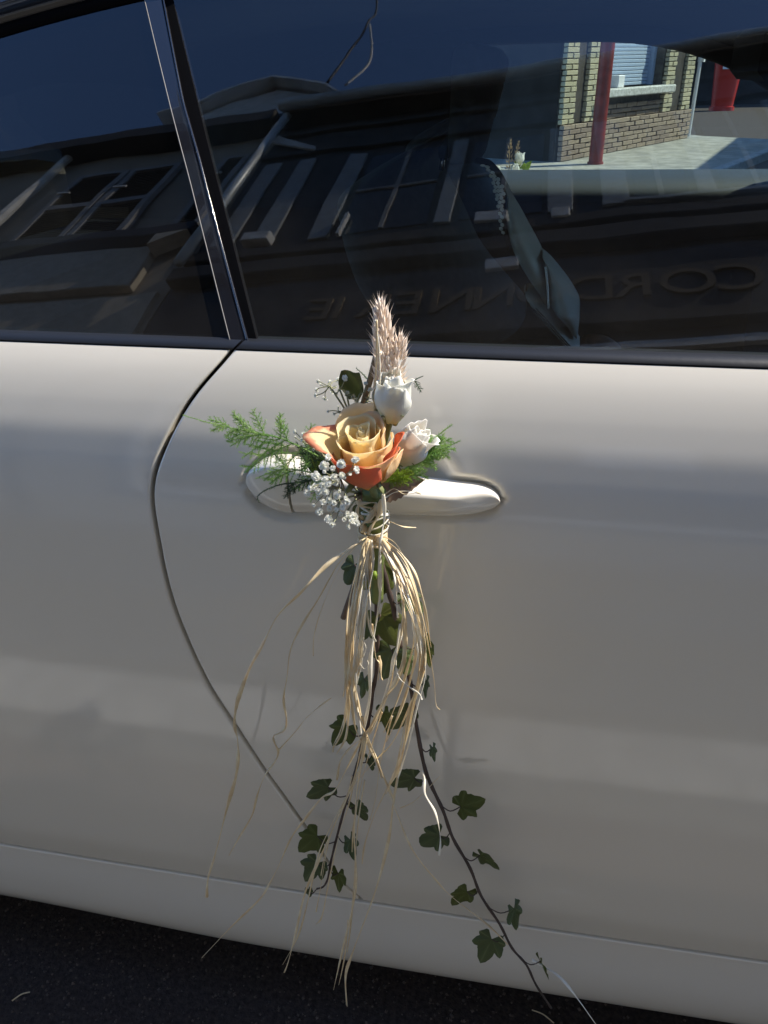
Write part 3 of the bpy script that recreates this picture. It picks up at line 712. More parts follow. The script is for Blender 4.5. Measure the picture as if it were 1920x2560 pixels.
# nose and tail (outside the frame)
def nose(x0, x1, name, zf, inset, sgn):
    G = []
    for x in np.linspace(x0, x1, 14):
        t = (x - x0) / (x1 - x0); row = []; ztop = .955 + (zf - .955) * t ** 1.6; ins = inset * t ** 3
        prof_ = [(.07 + ins, .13), (.01 + ins, .2), (.006 + ins, .45), (.0 + ins, .72), (.02 + ins, max(.6, ztop - .10)), (.07 + ins, ztop - .02), (.2 + ins * .8, ztop + .005), (YC, ztop + .03)]
        full = prof_ + [(2 * YC - y, z) for y, z in prof_[-2::-1]]
        for y, z in full: row.append((x, y, z))
        G.append(row if sgn > 0 else row)
    mb = MB().grid(G); c = len(G[0]); mb.F.append(tuple((13 * c + k) for k in range(c)))
    ax = 1.55 if sgn > 0 else -1.10
    def keep(f):
        p = [sum(mb.V[i][k] for i in f) / len(f) for k in range(3)]
        return not ((p[0] - ax) ** 2 + (p[2] - .31) ** 2 < .34 ** 2 and abs(p[1] - YC) > .6)
    mb.F = [f for f in mb.F if len(f) > 4 or keep(f)]
    return mb.build(name, M['paint'], car, smooth=True)
nose(.90, 2.25, 'front_body', .62, .16, 1); nose(-1.25, -1.95, 'rear_body', .86, .14, -1)
MB().grid([[(x, y, z) for y in np.linspace(.09, 2 * YC - .09, 10)] for x, z in ((.74, .965), (.9, .962), (1.0, .957))]).build('scuttle', M['trim'], car)
for wx in (-1.10, 1.55):
    for wy, sg in ((.03, 1), (2 * YC - .03, -1)):
        wh = put('wheel', mk('wheel', MB().tube([(wx, wy + sg * .04, .31), (wx, wy + sg * .19, .31)], .12, 20).V, MB().tube([(wx, wy + sg * .04, .31), (wx, wy + sg * .19, .31)], .12, 20).F, M['alloy']), car)
        mb = MB(); n = 40; pr = [(.225, .0), (.29, -.005), (.312, .02), (.315, .1), (.312, .18), (.29, .205), (.225, .2)]
        for r_, yo in pr:
            for k in range(n): mb.V.append((wx + r_ * math.cos(2 * math.pi * k / n), wy + sg * yo, .318 + r_ * math.sin(2 * math.pi * k / n)))
        mb.F = [(i * n + k, i * n + (k + 1) % n, (i + 1) * n + (k + 1) % n, (i + 1) * n + k) for i in range(len(pr) - 1) for k in range(n)]
        mb.build('tyre', M['tyre'], wh, smooth=True)
        mb = MB()
        for k in range(5):
            a = 2 * math.pi * k / 5
            mb.tube([(wx, wy + sg * .03, .318), (wx + .225 * math.cos(a), wy + sg * .02, .318 + .225 * math.sin(a))], [.04, .028], 8)
        mb.build('rim', M['alloy'], wh, smooth=True)
for o in car.children:
    if o.name.split('.')[0] in ('quarter_panel', 'sill', 'rear_body', 'front_body'):
        for v in o.data.vertices:
            for ax in (-1.10, 1.55):
                dx, dz = v.co.x - ax, v.co.z - .31; r_ = math.hypot(dx, dz)
                if .25 < r_ < .385 and (abs(v.co.y - YC) > .6) and dz > -.22: k_ = .358 / r_; v.co.x = ax + dx * k_; v.co.z = .31 + dz * k_
# --- handle
def hsec(x, pr, z0, hh, base):
    pts = [(0.0, hh * .98), (-.58 * pr, hh * 1.0), (-.88 * pr, hh * .91), (-.985 * pr, hh * .74), (-1.0 * pr, hh * .50), (-.96 * pr, 0), (-.84 * pr, -.52 * hh), (-.58 * pr, -.88 * hh), (-.25 * pr, -1.0 * hh), (0, -.97 * hh)]
    sp = spline([(0, a, b) for a, b in pts], 4)
    return [(x, base + p.y, z0 + p.z) for p in sp] 
def handle_piece(name, xa, xb, n, prf, round_left):
    rows = []
    for i in range(n + 1):
        t = i / n; x = xa + (xb - xa) * (.5 - .5 * math.cos(math.pi * t))
        hh = max(hhh(x), .0004); b = S0(x, .855) + .006
        rows.append(hsec(x, prf(x), hz(x), hh, b))
    mb = MB().grid(rows); c = len(rows[0])
    mb.F.append(tuple(range(c))[::-1]); mb.F.append(tuple(len(rows) * c - c + k for k in range(c)))
    # close the back
    mb.F += [(i * c, (i + 1) * c, (i + 1) * c + c - 1, i * c + c - 1) for i in range(len(rows) - 1)]
    return mb.build(name, M['paint'], car, smooth=True, auto=55)
handle_piece('lock_cap', CX0, SPL - .0011, 26, lambda x: .008 + .013 * math.sin(min(1, (x - CX0) / (SPL - CX0)) * math.pi / 2) ** .7, True)
handle_piece('door_handle', SPL + .0011, GX1, 44, lambda x: .021 + .008 * math.sin(math.pi * (x - SPL) / (GX1 - SPL)) - .012 * smooth01((x - .0) / .0435), False)

# --- interior
MB().box((-1.1, .10, .19), (.85, 1.62, .24)).build('cabin_floor', M['interior'], car)
MB().grid([[(x, .10, z) for x in np.linspace(-.7, .8, 10)] for z in (.25, .93)]).build('near_door_card', M['interior'], car)
# far door card with a soft top edge
xs_ = np.linspace(-1.0, .85, 20)
MB().grid([[(x, y, z) for x in xs_] for y, z in ((1.49, .25), (1.49, .78), (1.50, .88), (1.505, .902))]).build('far_door_card', M['interior'], car, smooth=True)
MB().grid([[(x, y, z) for x in xs_] for y, z in ((1.507, .898), (1.503, .912), (1.508, .926), (1.525, .942), (1.56, .955), (1.60, .962), (1.64, .966))]).build('far_door_top_pad', M['dtrim'], car, smooth=True)
MB().box((-1.15, .2, .25), (-.72, 1.55, .86), .05).build('rear_bench', M['interior'], car)
mb = MB(); mb.grid([[(x, y, z) for y in np.linspace(.11, 1.6, 12)] for x, z in ((.62, .3), (.60, .75), (.66, .90), (.80, .95), (.98, .955))]); mb.build('dashboard', M['interior'], car, smooth=True)
xp = W(1150, 250, 1.44).x
MB().box((-1.1, 1.40, .90), (xp, 1.45, 1.24)).build('far_pillar_trim', M['interior'], car)
P = W(1900, 130, .80)
MB().box((P.x - .012, .73, P.z - .035), (P.x + .03, .93, P.z + .032), .012).build('rear_view_mirror', M['interior'], car)
def seat(dy, sx, main=True):
    se = put('seat', mk('seat', *(lambda b: (b.V, b.F))(MB().box((-.02 + sx, .30 + dy, .26), (.46 + sx, .74 + dy, .42), .04)), M['seat_dark'], False), car)
    # backrest: dark shell lofted up a leaning spine
    spine = [W(1395, 905, .36), W(1275, 760, .36), W(1225, 640, .36), W(1200, 560, .36), W(1180, 480, .36), W(1172, 412, .36)]
    P = [Vector((p.x + sx - .115, 0, p.z)) for p in spine]; P[-1].x += .03
    rows = []
    for i, p in enumerate(spline(P, 5)):
        t = i / 25; hw = .150 - .03 * t ** 3; th = .075 - .03 * t ** 2
        rows.append([(p.x + th * math.cos(a), .52 + dy + hw * math.copysign(abs(math.sin(a)) ** .6, math.sin(a)), p.z + .02 * math.cos(a)) for a in np.linspace(0, 2 * math.pi, 33)[:-1]])
    n = 32; mb = MB()
    for r in rows: mb.V += r
    mb.F = [(i * n + k, i * n + (k + 1) % n, (i + 1) * n + (k + 1) % n, (i + 1) * n + k) for i in range(len(rows) - 1) for k in range(n)] + [tuple((len(rows) - 1) * n + k for k in range(n))]
    mb.build('backrest', M['seat_dark'], se, smooth=True)
    # headrest, wide rounded top
    hp = [W(1195, 405, .40), W(1215, 330, .40), W(1238, 240, .40), W(1255, 160, .40), W(1240, 120, .40), W(1190, 107, .40)]
    hb = [W(1105, 415, .40), W(1105, 330, .40), W(1110, 240, .40), W(1112, 160, .40), W(1120, 120, .40), W(1150, 107, .40)]
    rows = []
    for a, b in zip(spline(hp, 3), spline(hb, 3)):
        c = (a + b) / 2; rx = max((a.x - b.x) / 2, .012)
        rows.append([(c.x + sx + rx * math.cos(t), .52 + dy + .125 * math.copysign(abs(math.sin(t)) ** .6, math.sin(t)), c.z) for t in np.linspace(0, 2 * math.pi, 25)[:-1]])
    n = 24; mb = MB()
    for r in rows: mb.V += r
    mb.F = [(i * n + k, i * n + (k + 1) % n, (i + 1) * n + (k + 1) % n, (i + 1) * n + k) for i in range(len(rows) - 1) for k in range(n)] + [tuple((len(rows) - 1) * n + k for k in range(n))]
    mb.build('headrest', M['seat_dark'], se, smooth=True)
    def q(x, y): return (1080 + x / 3.19, 330 + y / 3.19)
    def roll(name, L, R, ma, ydep, bulge, n=12):
        # rounded strip between a left and a right outline
        A = spline([W(*q(*p), ydep) for p in L], 6); B = spline([W(*q(*p), ydep) for p in R], 6); G = []
        for a, b in zip(A, B):
            wdt = (b - a).length; G.append([(a.lerp(b, k / n) + Vector((sx, dy - bulge * min(1, wdt / .05) * math.sin(math.pi * k / n) ** .6 + .05 * (2 * k / n - 1) ** 4 , 0))) for k in range(n + 1)])
        return MB().grid(G).build(name, ma, se, smooth=True)
    for s_ in ((0,) if main else ()):
        roll('side_bolster', [(575, 430), (590, 520), (578, 680), (585, 800), (620, 950), (680, 1080), (790, 1250), (925, 1420)], [(582, 440), (640, 560), (700, 660), (760, 770), (820, 880), (880, 1000), (910, 1110), (932, 1430)], M['seat_light'], .352, .040)
        roll('lower_bolster', [(880, 1000), (905, 1080), (918, 1200), (926, 1320), (930, 1410), (990, 1480), (1060, 1560), (1140, 1650)], [(882, 1002), (950, 1060), (1060, 1190), (1130, 1290), (1185, 1390), (1196, 1450), (1190, 1540), (1168, 1640)], M['seat_light'], .345, .055)
        roll('cushion_bolster', [(740, 1300), (735, 1340), (790, 1420), (880, 1530), (960, 1620), (1080, 1735)], [(760, 1285), (860, 1350), (945, 1425), (1040, 1540), (1110, 1630), (1195, 1738)], M['seat_light'], .335, .035)
        for oo in (0, 14, 28):
            MB().tube(spline([W(*q(x + oo, y - oo * .5), .304) for x, y in ((800, 1420), (900, 1530), (980, 1620), (1085, 1735))], 4), .0007, 5).build('stitch_seam', M['stitch'], se, smooth=True)
        MB().tube(spline([W(*q(x, y), .312) for x, y in ((905, 1075), (918, 1200), (926, 1320), (930, 1410))], 4), .0012, 5).build('stitch_seam', M['seat_hex'], se, smooth=True)
        # mesh insert of hexagonal cells
        Lc = [(330, 245), (405, 275), (455, 340), (480, 430), (505, 540), (525, 640), (545, 800), (612, 955)]
        Rc = [(332, 243), (440, 262), (515, 335), (572, 425), (586, 520), (576, 640), (578, 800), (614, 950)]
        roll('mesh_insert', Lc, Rc, M['seat_dark'], .352, .014)
        A = spline([W(*q(*p), .348) for p in Lc], 16); B = spline([W(*q(*p), .348) for p in Rc], 16)
        mb = MB(); Ltot = 0
        step = .0033; acc = 0
        for i in range(1, len(A)):
            acc += ((A[i] + B[i]) - (A[i - 1] + B[i - 1])).length / 2
            if acc < step: continue
            acc = 0; a, b = A[i], B[i]; wdt = (b - a).length; nk = int(wdt / .0038); Ltot += 1
            for k in range(nk + (Ltot % 2)):
                t = (k + .5 + (.0 if Ltot % 2 else .5)) / (nk + .5)
                if t > .97 or t < .02: continue
                c = a.lerp(b, t) + Vector((sx, dy - .016 * min(1, wdt / .05) * math.sin(math.pi * t) ** .6, 0)); e1 = (b - a).normalized(); e2 = (A[i] - A[i - 1]).normalized()
                nn = e1.cross(e2).normalized(); nn = nn if nn.y < 0 else -nn
                r_ = .0025; V = [c + (e1 * math.cos(h) + e2 * math.sin(h)) * r_ * .9 + nn * .0005 for h in [math.pi / 3 * m_ + .52 for m_ in range(6)]]
                V2 = [v + nn * .0007 for v in V]; V2 = [(v - c) * .85 + c for v in V2]
                mb.add(V + V2, [tuple(range(6, 12))] + [(m_, (m_ + 1) % 6, (m_ + 1) % 6 + 6, m_ + 6) for m_ in range(6)])
        o = mb.build('mesh_cells', M['seat_hex'], se); o['kind'] = 'stuff'
    return se
seat(0, 0); seat(.70, -.02, False)
# the car stands on a cambered road: its far side sits a little lower
for o in list(car.children):
    if o.name.split('.')[0] in ('seat', 'rear_view_mirror', 'wheel', 'underbody', 'cabin_floor', 'door', 'quarter_panel', 'sill', 'front_body', 'rear_body'): continue
    for v in o.data.vertices:
        if v.co.y > .25: v.co.z -= .036 * (v.co.y - .25) * smooth01((v.co.z - .3) / .3) * (1 - .9 * smooth01((v.co.z - 1.0) / .2))
# small metal bits at the seat shoulder
MB().tube([W(1103, 425, .42), W(1108, 395, .42)], .003, 6).tube([W(1122, 392, .42), W(1135, 407, .42)], .004, 6).build('belt_guide', M['chrome'], car, smooth=True)
# brown bag lying between the seats
bgp = spline([W(1440, 880, .5), W(1462, 838, .5), W(1510, 838, .5), W(1548, 862, .5), W(1580, 905, .5)], 5)
bag = thing('bag', 'brown streaked bag lying inside the car beside the light seat', 'bag', (float(bgp[0].x), .5, .43))
rows = []
base = Vector((bgp[len(bgp) // 2].x, .5, .44))
mb = MB()
for i, p in enumerate(bgp):
    row = []
    for k in range(9):
        t = k / 8; row.append((p.x, .5 + .12 * (t - .5), p.z - .08 * (2 * t - 1) ** 2))
    rows.append([(p.x, .43, .44)] + row + [(p.x, .57, .44)])
MB().grid(rows).build('body', M['bag'], bag, smooth=True)
MB().tube(spline([bgp[3] + Vector((0, -.05, -.01)), bgp[10] + Vector((0, -.06, .0)), bgp[-4] + Vector((0, -.05, -.01))], 6), .004, 6).build('strap', M['twig'], bag, smooth=True)

# ================================================================== BOUQUET
bq = thing('bouquet', 'bouquet of a peach rose, white rosebuds, wheat and trailing ivy tied to the door handle', 'bouquet', tuple(W(930, 1345, -.055)), group='wedding bouquets on the car')
def frame(axis, xd=(1, 0, 0)):
    z = Vector(axis).normalized(); x = Vector(xd); x = (x - z * x.dot(z)).normalized(); y = z.cross(x)
    return Matrix((x, y, z)).transposed().to_4x4()
def petal(parent, FMt, phi, width, R, H, base, flare, curl, ma, seed, lean=0, top=.30, zoff=0.0, wob=1.0, nu=17, nv=16, point=0.0, spiral=.0012, close=0.0, rim=0.0):
    r_ = random.Random(seed); p1 = r_.uniform(0, 6.28); p2 = r_.uniform(0, 6.28)
    V = []; A = []
    for j in range(nv + 1):
        for i in range(nu + 1):
            u = 2 * i / nu - 1; v = j / nv
            vm = 1 - top * abs(u) ** 2.6 + point * max(0, 1 - abs(u) * 3)
            vv = v * vm
            sh = math.sin(min(vv, .75) / .75 * math.pi / 2)
            rr = R * (base + (1 - base) * sh ** .85)
            f = max(0, (vv - .58) / .42)
            rr += flare * f * f + lean * vv - close * R * max(0, (vv - .45) / .55) ** 1.6
            zz = H * vv - curl * f ** 3
            wv = (.0013 * math.sin(3.1 * u + p1) + .0009 * math.sin(6.3 * u + p2) + .0004 * math.sin(15 * u + p1 * 3)) * f * wob
            rr += wv + spiral * u; zz += wv * .6
            if rim: g_ = max(0, (vv - .76) / .24); rr += rim * g_ ** 2.2; zz -= rim * .75 * g_ ** 4
            wa = width / 2 * (.45 + .55 * min(1, vv / .45))
            a = phi + u * wa
            V.append(FMt @ Vector((rr * math.cos(a), rr * math.sin(a), zz + zoff))); 
            e = max(v * (1 - .15 * (1 - abs(u))), abs(u) * .88 * (v ** .5)) if v > .2 else v
            A.append(v * .90 + .10 * abs(u) * v)
    Fc = [(j * (nu + 1) + i, j * (nu + 1) + i + 1, (j + 1) * (nu + 1) + i + 1, (j + 1) * (nu + 1) + i) for j in range(nv) for i in range(nu)]
    o = obj('petal', V, Fc, ma, parent, True, attr=A)
    md = o.modifiers.new('thickness', 'SOLIDIFY'); md.thickness = .00035; md.offset = 0
    return o
def core(parent, FMt, R, H, ma, turns=2.6, zoff=0):
    V = []; A = []; nu = 70; nv = 8
    for j in range(nv + 1):
        for i in range(nu + 1):
            t = i / nu; v = j / nv; a = t * turns * 2 * math.pi; r = R * (.12 + .88 * t) * (.55 + .45 * math.sin(min(1, v * 1.2) * math.pi / 2)) * (1 - .25 * max(0, v - .7) * (1 - t) * 3)
            V.append(FMt @ Vector((r * math.cos(a), r * math.sin(a), zoff + H * v * (1.0 - .16 * t)))); A.append(v * .9)
    Fc = [(j * (nu + 1) + i, j * (nu + 1) + i + 1, (j + 1) * (nu + 1) + i + 1, (j + 1) * (nu + 1) + i) for j in range(nv) for i in range(nu)]
    o = obj('petal', V, Fc, ma, parent, True, attr=A); md = o.modifiers.new('thickness', 'SOLIDIFY'); md.thickness = .00035; md.offset = 0
    return o
def stem_mesh(parent, name, P, r, ma, n=7, seg=6):
    return MB().tube(spline(P, seg), r, n).build(name, ma, parent, smooth=True)
D = math.radians
# --- the peach rose
rb = W(922, 1200, -.070); RM = Matrix.Translation(rb) @ frame((-.06, -.20, .98), (1, .0, .05))
s = mpp(rb) * 108                              # one hundred photo pixels there
rose = stem_mesh(bq, 'rose', [rb + Vector((.004, .016, -.03)), rb + Vector((.001, .004, -.008)), rb], .0028, M['calyx'])
core(rose, RM, .15 * s, 1.50 * s, M['rose_in'], 2.0)
for k, (ph, wd, R_, H_, fl, ma) in enumerate([
        (70, 210, .21, 1.52, .0, 'rose_in'), (205, 220, .29, 1.47, .0, 'rose_in'), (330, 210, .37, 1.43, .02, 'rose_in'),
        (110, 190, .46, 1.52, .03, 'rose_in'), (236, 190, .53, 1.33, .05, 'rose_in'),
        (50, 130, .57, 1.50, .04, 'rose'), (-28, 120, .60, 1.30, .05, 'rose')]):
    petal(rose, RM, D(ph), D(wd), R_ * s, H_ * s, .52, fl * s, .02 * s, M[ma], 10 + k, top=.15, rim=(.035 + .010 * k) * s, spiral=.0030, close=.08)
petal(rose, RM, D(184), D(104), .66 * s, 1.42 * s, .38, .32 * s, .10 * s, M['rose_tip'], 41, lean=.10 * s, top=.30, wob=2.2, rim=.10 * s)
petal(rose, RM, D(98), D(105), .68 * s, 1.66 * s, .34, .12 * s, .02 * s, M['rose'], 42, top=.22, rim=.14 * s)
petal(rose, RM, D(-4), D(74), .72 * s, 1.26 * s, .34, .16 * s, .10 * s, M['rose_red'], 43, top=.22)
petal(rose, RM, D(-52), D(110), .72 * s, 1.16 * s, .34, .20 * s, .10 * s, M['rose_tip'], 44, top=.16, wob=1.6)
petal(rose, RM, D(-114), D(122), .78 * s, 1.06 * s, .36, .02 * s, .0, M['rose_red'], 45, top=.18, wob=1.4)
petal(rose, RM, D(-12), D(62), .78 * s, .86 * s, .34, .05 * s, .0, M['rose'], 46, top=.3)
for k in range(5):
    petal(rose, RM, D(20 + 72 * k), D(30), .40 * s, .50 * s, .6, .35 * s, .35 * s, M['calyx'], 60 + k, top=.9, zoff=-.1 * s, nu=6, nv=8)
# --- white buds
def bud(name, bpx, bY, axis, sc, ma, stem_to, open_=.0):
    b = W(*bpx, bY); m_ = Matrix.Translation(b) @ frame(axis); s_ = mpp(b) * 100 * sc
    r_ = stem_mesh(bq, name, [Vector(stem_to), b.lerp(Vector(stem_to), .4), b], .0022, M['calyx'])
    core(r_, m_, .20 * s_, 1.16 * s_, M[ma], 2.2)
    for k, (ph, wd, R_, H_, fl) in enumerate([(60, 200, .30, 1.16, 0), (190, 200, .35, 1.15, 0), (310, 190, .39, 1.17, .0), (100, 180, .45, 1.22, .02), (235, 170, .47, 1.12, .05 + open_), (345, 165, .50, 1.17, .09 + open_), (285, 120, .52, 1.02, .02)]):
        petal(r_, m_, D(ph), D(wd), R_ * s_, H_ * s_, .42, fl * s_, .03 * s_, M[ma], 100 + k + int(sc * 70), top=.20, spiral=.0016, close=(.52 if k < 4 else .36), wob=1.8, point=.06, rim=(0 if k < 4 else .035) * s_)
    for k in range(5):
        petal(r_, m_, D(30 + 72 * k), D(34), .30 * s_, .46 * s_, .5, .18 * s_, .1 * s_, M['calyx'], 140 + k, top=.9, zoff=-.10 * s_, nu=6, nv=8)
    return r_
bud('white_rosebud', (976, 1050), -.058, (.05, -.02, 1.0), 1.0, 'white_rose', W(950, 1150, -.045), .05)
bud('white_rosebud', (998, 1148), -.045, (.58, .0, .80), .88, 'blush_rose', W(975, 1230, -.045), .06)
# --- wheat ears
gV = []; gn = 6; prw = [(0, .0), (.12, .55), (.32, 1.0), (.55, .85), (.75, .45), (.86, .16), (1.0, .07), (1.22, .035), (1.42, .012)]
for t, r in prw:
    for k in range(gn):
        a = 2 * math.pi * k / gn; gV.append((r * .15 * math.cos(a) + (.10 * max(0, t - .55) ** 1.5 * 2.2), r * .12 * math.sin(a), t))
gF = [(i * gn + k, i * gn + (k + 1) % gn, (i + 1) * gn + (k + 1) % gn, (i + 1) * gn + k) for i in range(len(prw) - 1) for k in range(gn)]
def ear(parent, axis_pts, wpx, ngr, rowsn, ma, per=6):
    P = spline(axis_pts, 8); e_ = MB().tube(P, .0011, 6).build('wheat_ear', M[ma], parent, smooth=True)
    gm = mk('grain', gV, gF, M[ma]); r_ = random.Random(int(wpx * 7 + ngr))
    n = len(P) - 1
    for j in range(rowsn):
        t = j / (rowsn - 1); p = P[min(int(t * n), n - 1)].lerp(P[min(int(t * n) + 1, n)], t * n - int(t * n)) if t < 1 else P[-1]
        tg = (P[min(int(t * n) + 1, n)] - P[max(int(t * n) - 1, 0)]).normalized(); Fm = frame(tg)
        wd = wpx * mpp(p) * (.62 + .38 * math.sin(math.pi * min(1, .25 + t * .9))) * (1 if t < .75 else 1 - .75 * (t - .75) / .25)
        for k in range(per if t < .93 else 3):
            a = 2 * math.pi * (k + .5 * (j % 2)) / per + r_.uniform(-.2, .2)
            ln = (34 if t < .85 else 27) * (wpx / 55) * mpp(p) * r_.uniform(.9, 1.25)
            tilt = r_.uniform(.36, .62) * (1 - .5 * t)
            m_ = Matrix.Translation(p) @ Fm @ Matrix.Rotation(a, 4, 'Z') @ Matrix.Translation((wd * .30, 0, 0)) @ Matrix.Rotation(tilt, 4, 'Y') @ Matrix.Diagonal((ln, ln, ln, 1)) @ Matrix.Rotation(r_.uniform(-.4, .4), 4, 'Z')
            put('grain', gm, e_, m_)
    return e_
ear(bq, [W(962, 965, -.045), W(962, 900, -.045), W(957, 830, -.043), W(951, 765, -.04)], 58, 26, 15, 'wheat')
ear(bq, [W(985, 962, -.048), W(990, 920, -.048), W(995, 880, -.046), W(998, 852, -.045)], 50, 22, 9, 'wheat')
for (pts, r, ma) in (([(938, 1130), (936, 1010), (941, 900), (942, 800)], .0008, 'raffia'), ([(944, 1050), (950, 960), (947, 870), (938, 800)], .0007, 'raffia_pale')):
    stem_mesh(bq, 'raffia_strand', [W(x, y, -.056 - .002 * i) for i, (x, y) in enumerate(pts)], r * .8, M[ma])
stem_mesh(bq, 'twig', [W(900, 1060, -.035), W(908, 1010, -.038), W(925, 950, -.04), W(940, 890, -.042)], [.0022] * 19, M['twig'])
stem_mesh(bq, 'twig', [W(945, 1060, -.04), W(940, 1000, -.04), W(944, 940, -.04), W(950, 880, -.04)], .0026, M['wheat'])

# --- leaves
def leaf_mesh(name, outline, ma, curve=.12, thick=True):
    # outline: half profile of (t along, half width); a quad strip with a folded midrib
    V = []; Fc = []
    ny = len(outline)
    cols = [-1, -.6, -.25, 0, .25, .6, 1]
    for t, wl, wr in outline:
        for c in cols:
            wv = wl if c < 0 else wr; x = c * wv
            V.append((x, t, abs(x) * .28 - curve * (t - .3) ** 2 + .03 * math.sin(9 * t + 5 * c)))
    n = len(cols)
    Fc = [(i * n + k, i * n + k + 1, (i + 1) * n + k + 1, (i + 1) * n + k) for i in range(ny - 1) for k in range(n - 1)]
    return mk(name, V, Fc, ma)
def ivy_mesh(seed):
    r_ = random.Random(seed)
    # five-lobed fan: rays from the stalk joint
    lobes = [(-140, .36), (-118, .48), (-98, .56), (-80, .50), (-64, .70), (-52, .78), (-38, .62), (-20, .80), (0, 1.0), (20, .80), (38, .62), (52, .78), (64, .70), (80, .50), (98, .56), (118, .48), (140, .36)]
    rays = []
    for a, r in lobes:
        rays.append((a + r_.uniform(-4, 4), r * r_.uniform(.88, 1.1)))
    # densify
    A = []
    for (a0, r0), (a1, r1) in zip(rays[:-1], rays[1:]):
        A.append((a0, r0)); A.append(((a0 + a1) / 2, (r0 + r1) / 2 * 1.02))
    A.append(rays[-1])
    V = [(0, 0, 0)]; m = len(A); nr = 4
    bend = r_.uniform(.10, .32)
    for q in range(1, nr + 1):
        f = q / nr
        for a, r in A:
            x = r * f * math.sin(D(a)); y = r * f * math.cos(D(a))
            z = .10 * abs(x) + .05 * math.cos(D(a) * 7) * f * f - bend * (x * x + .6 * y * y) 
            V.append((x * .92, y, z))
    Fc = [(0, 1 + k + 1, 1 + k) for k in range(m - 1)]
    for q in range(nr - 1):
        for k in range(m - 1): Fc.append((1 + q * m + k, 1 + q * m + k + 1, 1 + (q + 1) * m + k + 1, 1 + (q + 1) * m + k))
    vv_ = [0.0] + [1.0 - min(1, min(abs(a - b_) for b_ in (-98, -52, 0, 52, 98)) / 9.0) for q in range(1, nr + 1) for a, r in A]
    return mk('leaf', V, Fc, M['ivyleaf' if seed % 3 else 'ivyleaf2'], attr=vv_)
ivym = [ivy_mesh(k) for k in range(6)]
def ivy_leaf(parent, px, py, size, ang, Y, roll=0.0, pitch=0.0, k=0, squeeze=1.0, stalk=None):
    # the leaf lies facing the viewer's side, tip direction ang (degrees, 0 = up, clockwise)
    c = W(px, py, Y); L = size * mpp(c) * .94
    up = Vector((0, .30, 1)).normalized(); rt = Vector((1, 0, 0)); nrm = rt.cross(up).normalized(); nrm = nrm if nrm.y < 0 else -nrm
    a = D(ang); tip = (up * math.cos(a) + rt * math.sin(a)).normalized(); side = tip.cross(nrm).normalized()
    B = Matrix((side, tip, nrm)).transposed().to_4x4()
    m_ = Matrix.Translation(c) @ B @ Matrix.Rotation(roll, 4, 'Y') @ Matrix.Rotation(pitch, 4, 'X') @ Matrix.Diagonal((L * squeeze, L, L, 1)) @ Matrix.Translation((0, -.25, 0))
    o = put('leaf', ivym[k % 6], parent, m_)
    if stalk is not None:
        b = m_ @ Vector((0, 0, 0)); s_ = Vector(stalk); mid = (b + s_) / 2 + Vector((0, -.004, -.003))
        MB().tube(spline([s_, mid, b], 4), .0006, 5).build('leaf_stalk', M['ivystem'], parent, smooth=True)
    return o
def vine(pts, Y0, Y1, r0, r1):
    n = len(pts); P = [W(x, y, Y0 + (Y1 - Y0) * min(1, i / (n - 1) * 1.2)) for i, (x, y) in enumerate(pts)]
    SP = spline(P, 5); m = len(SP); rr = [(r0 + (r1 - r0) * i / (m - 1)) * (1 + .12 * math.sin(i * 1.7)) for i in range(m)]
    o = MB().tube(SP, rr, 7).build('ivy_vine', M['ivystem'], bq, smooth=True)
    return o, SP
v1, s1 = vine([(945, 1350), (952, 1400), (969, 1468), (984, 1522), (993, 1575), (1007, 1640), (1025, 1705), (1037, 1790), (1058, 1905), (1077, 1961), (1107, 2025), (1132, 2095), (1175, 2170), (1203, 2240), (1249, 2310), (1280, 2370), (1316, 2412), (1340, 2462), (1378, 2520)], -.045, -.012, .0024, .0013)
v2, s2 = vine([(935, 1350), (938, 1414), (941, 1500), (943, 1597), (941, 1675), (931, 1735), (920, 1813), (907, 1850), (896, 1901), (882, 1948), (862, 2018), (843, 2089), (826, 2159), (820, 2195), (809, 2216), (792, 2222)], -.043, -.010, .0022, .0010)
def near(SP, c): return min(SP, key=lambda p: (p - c).length)
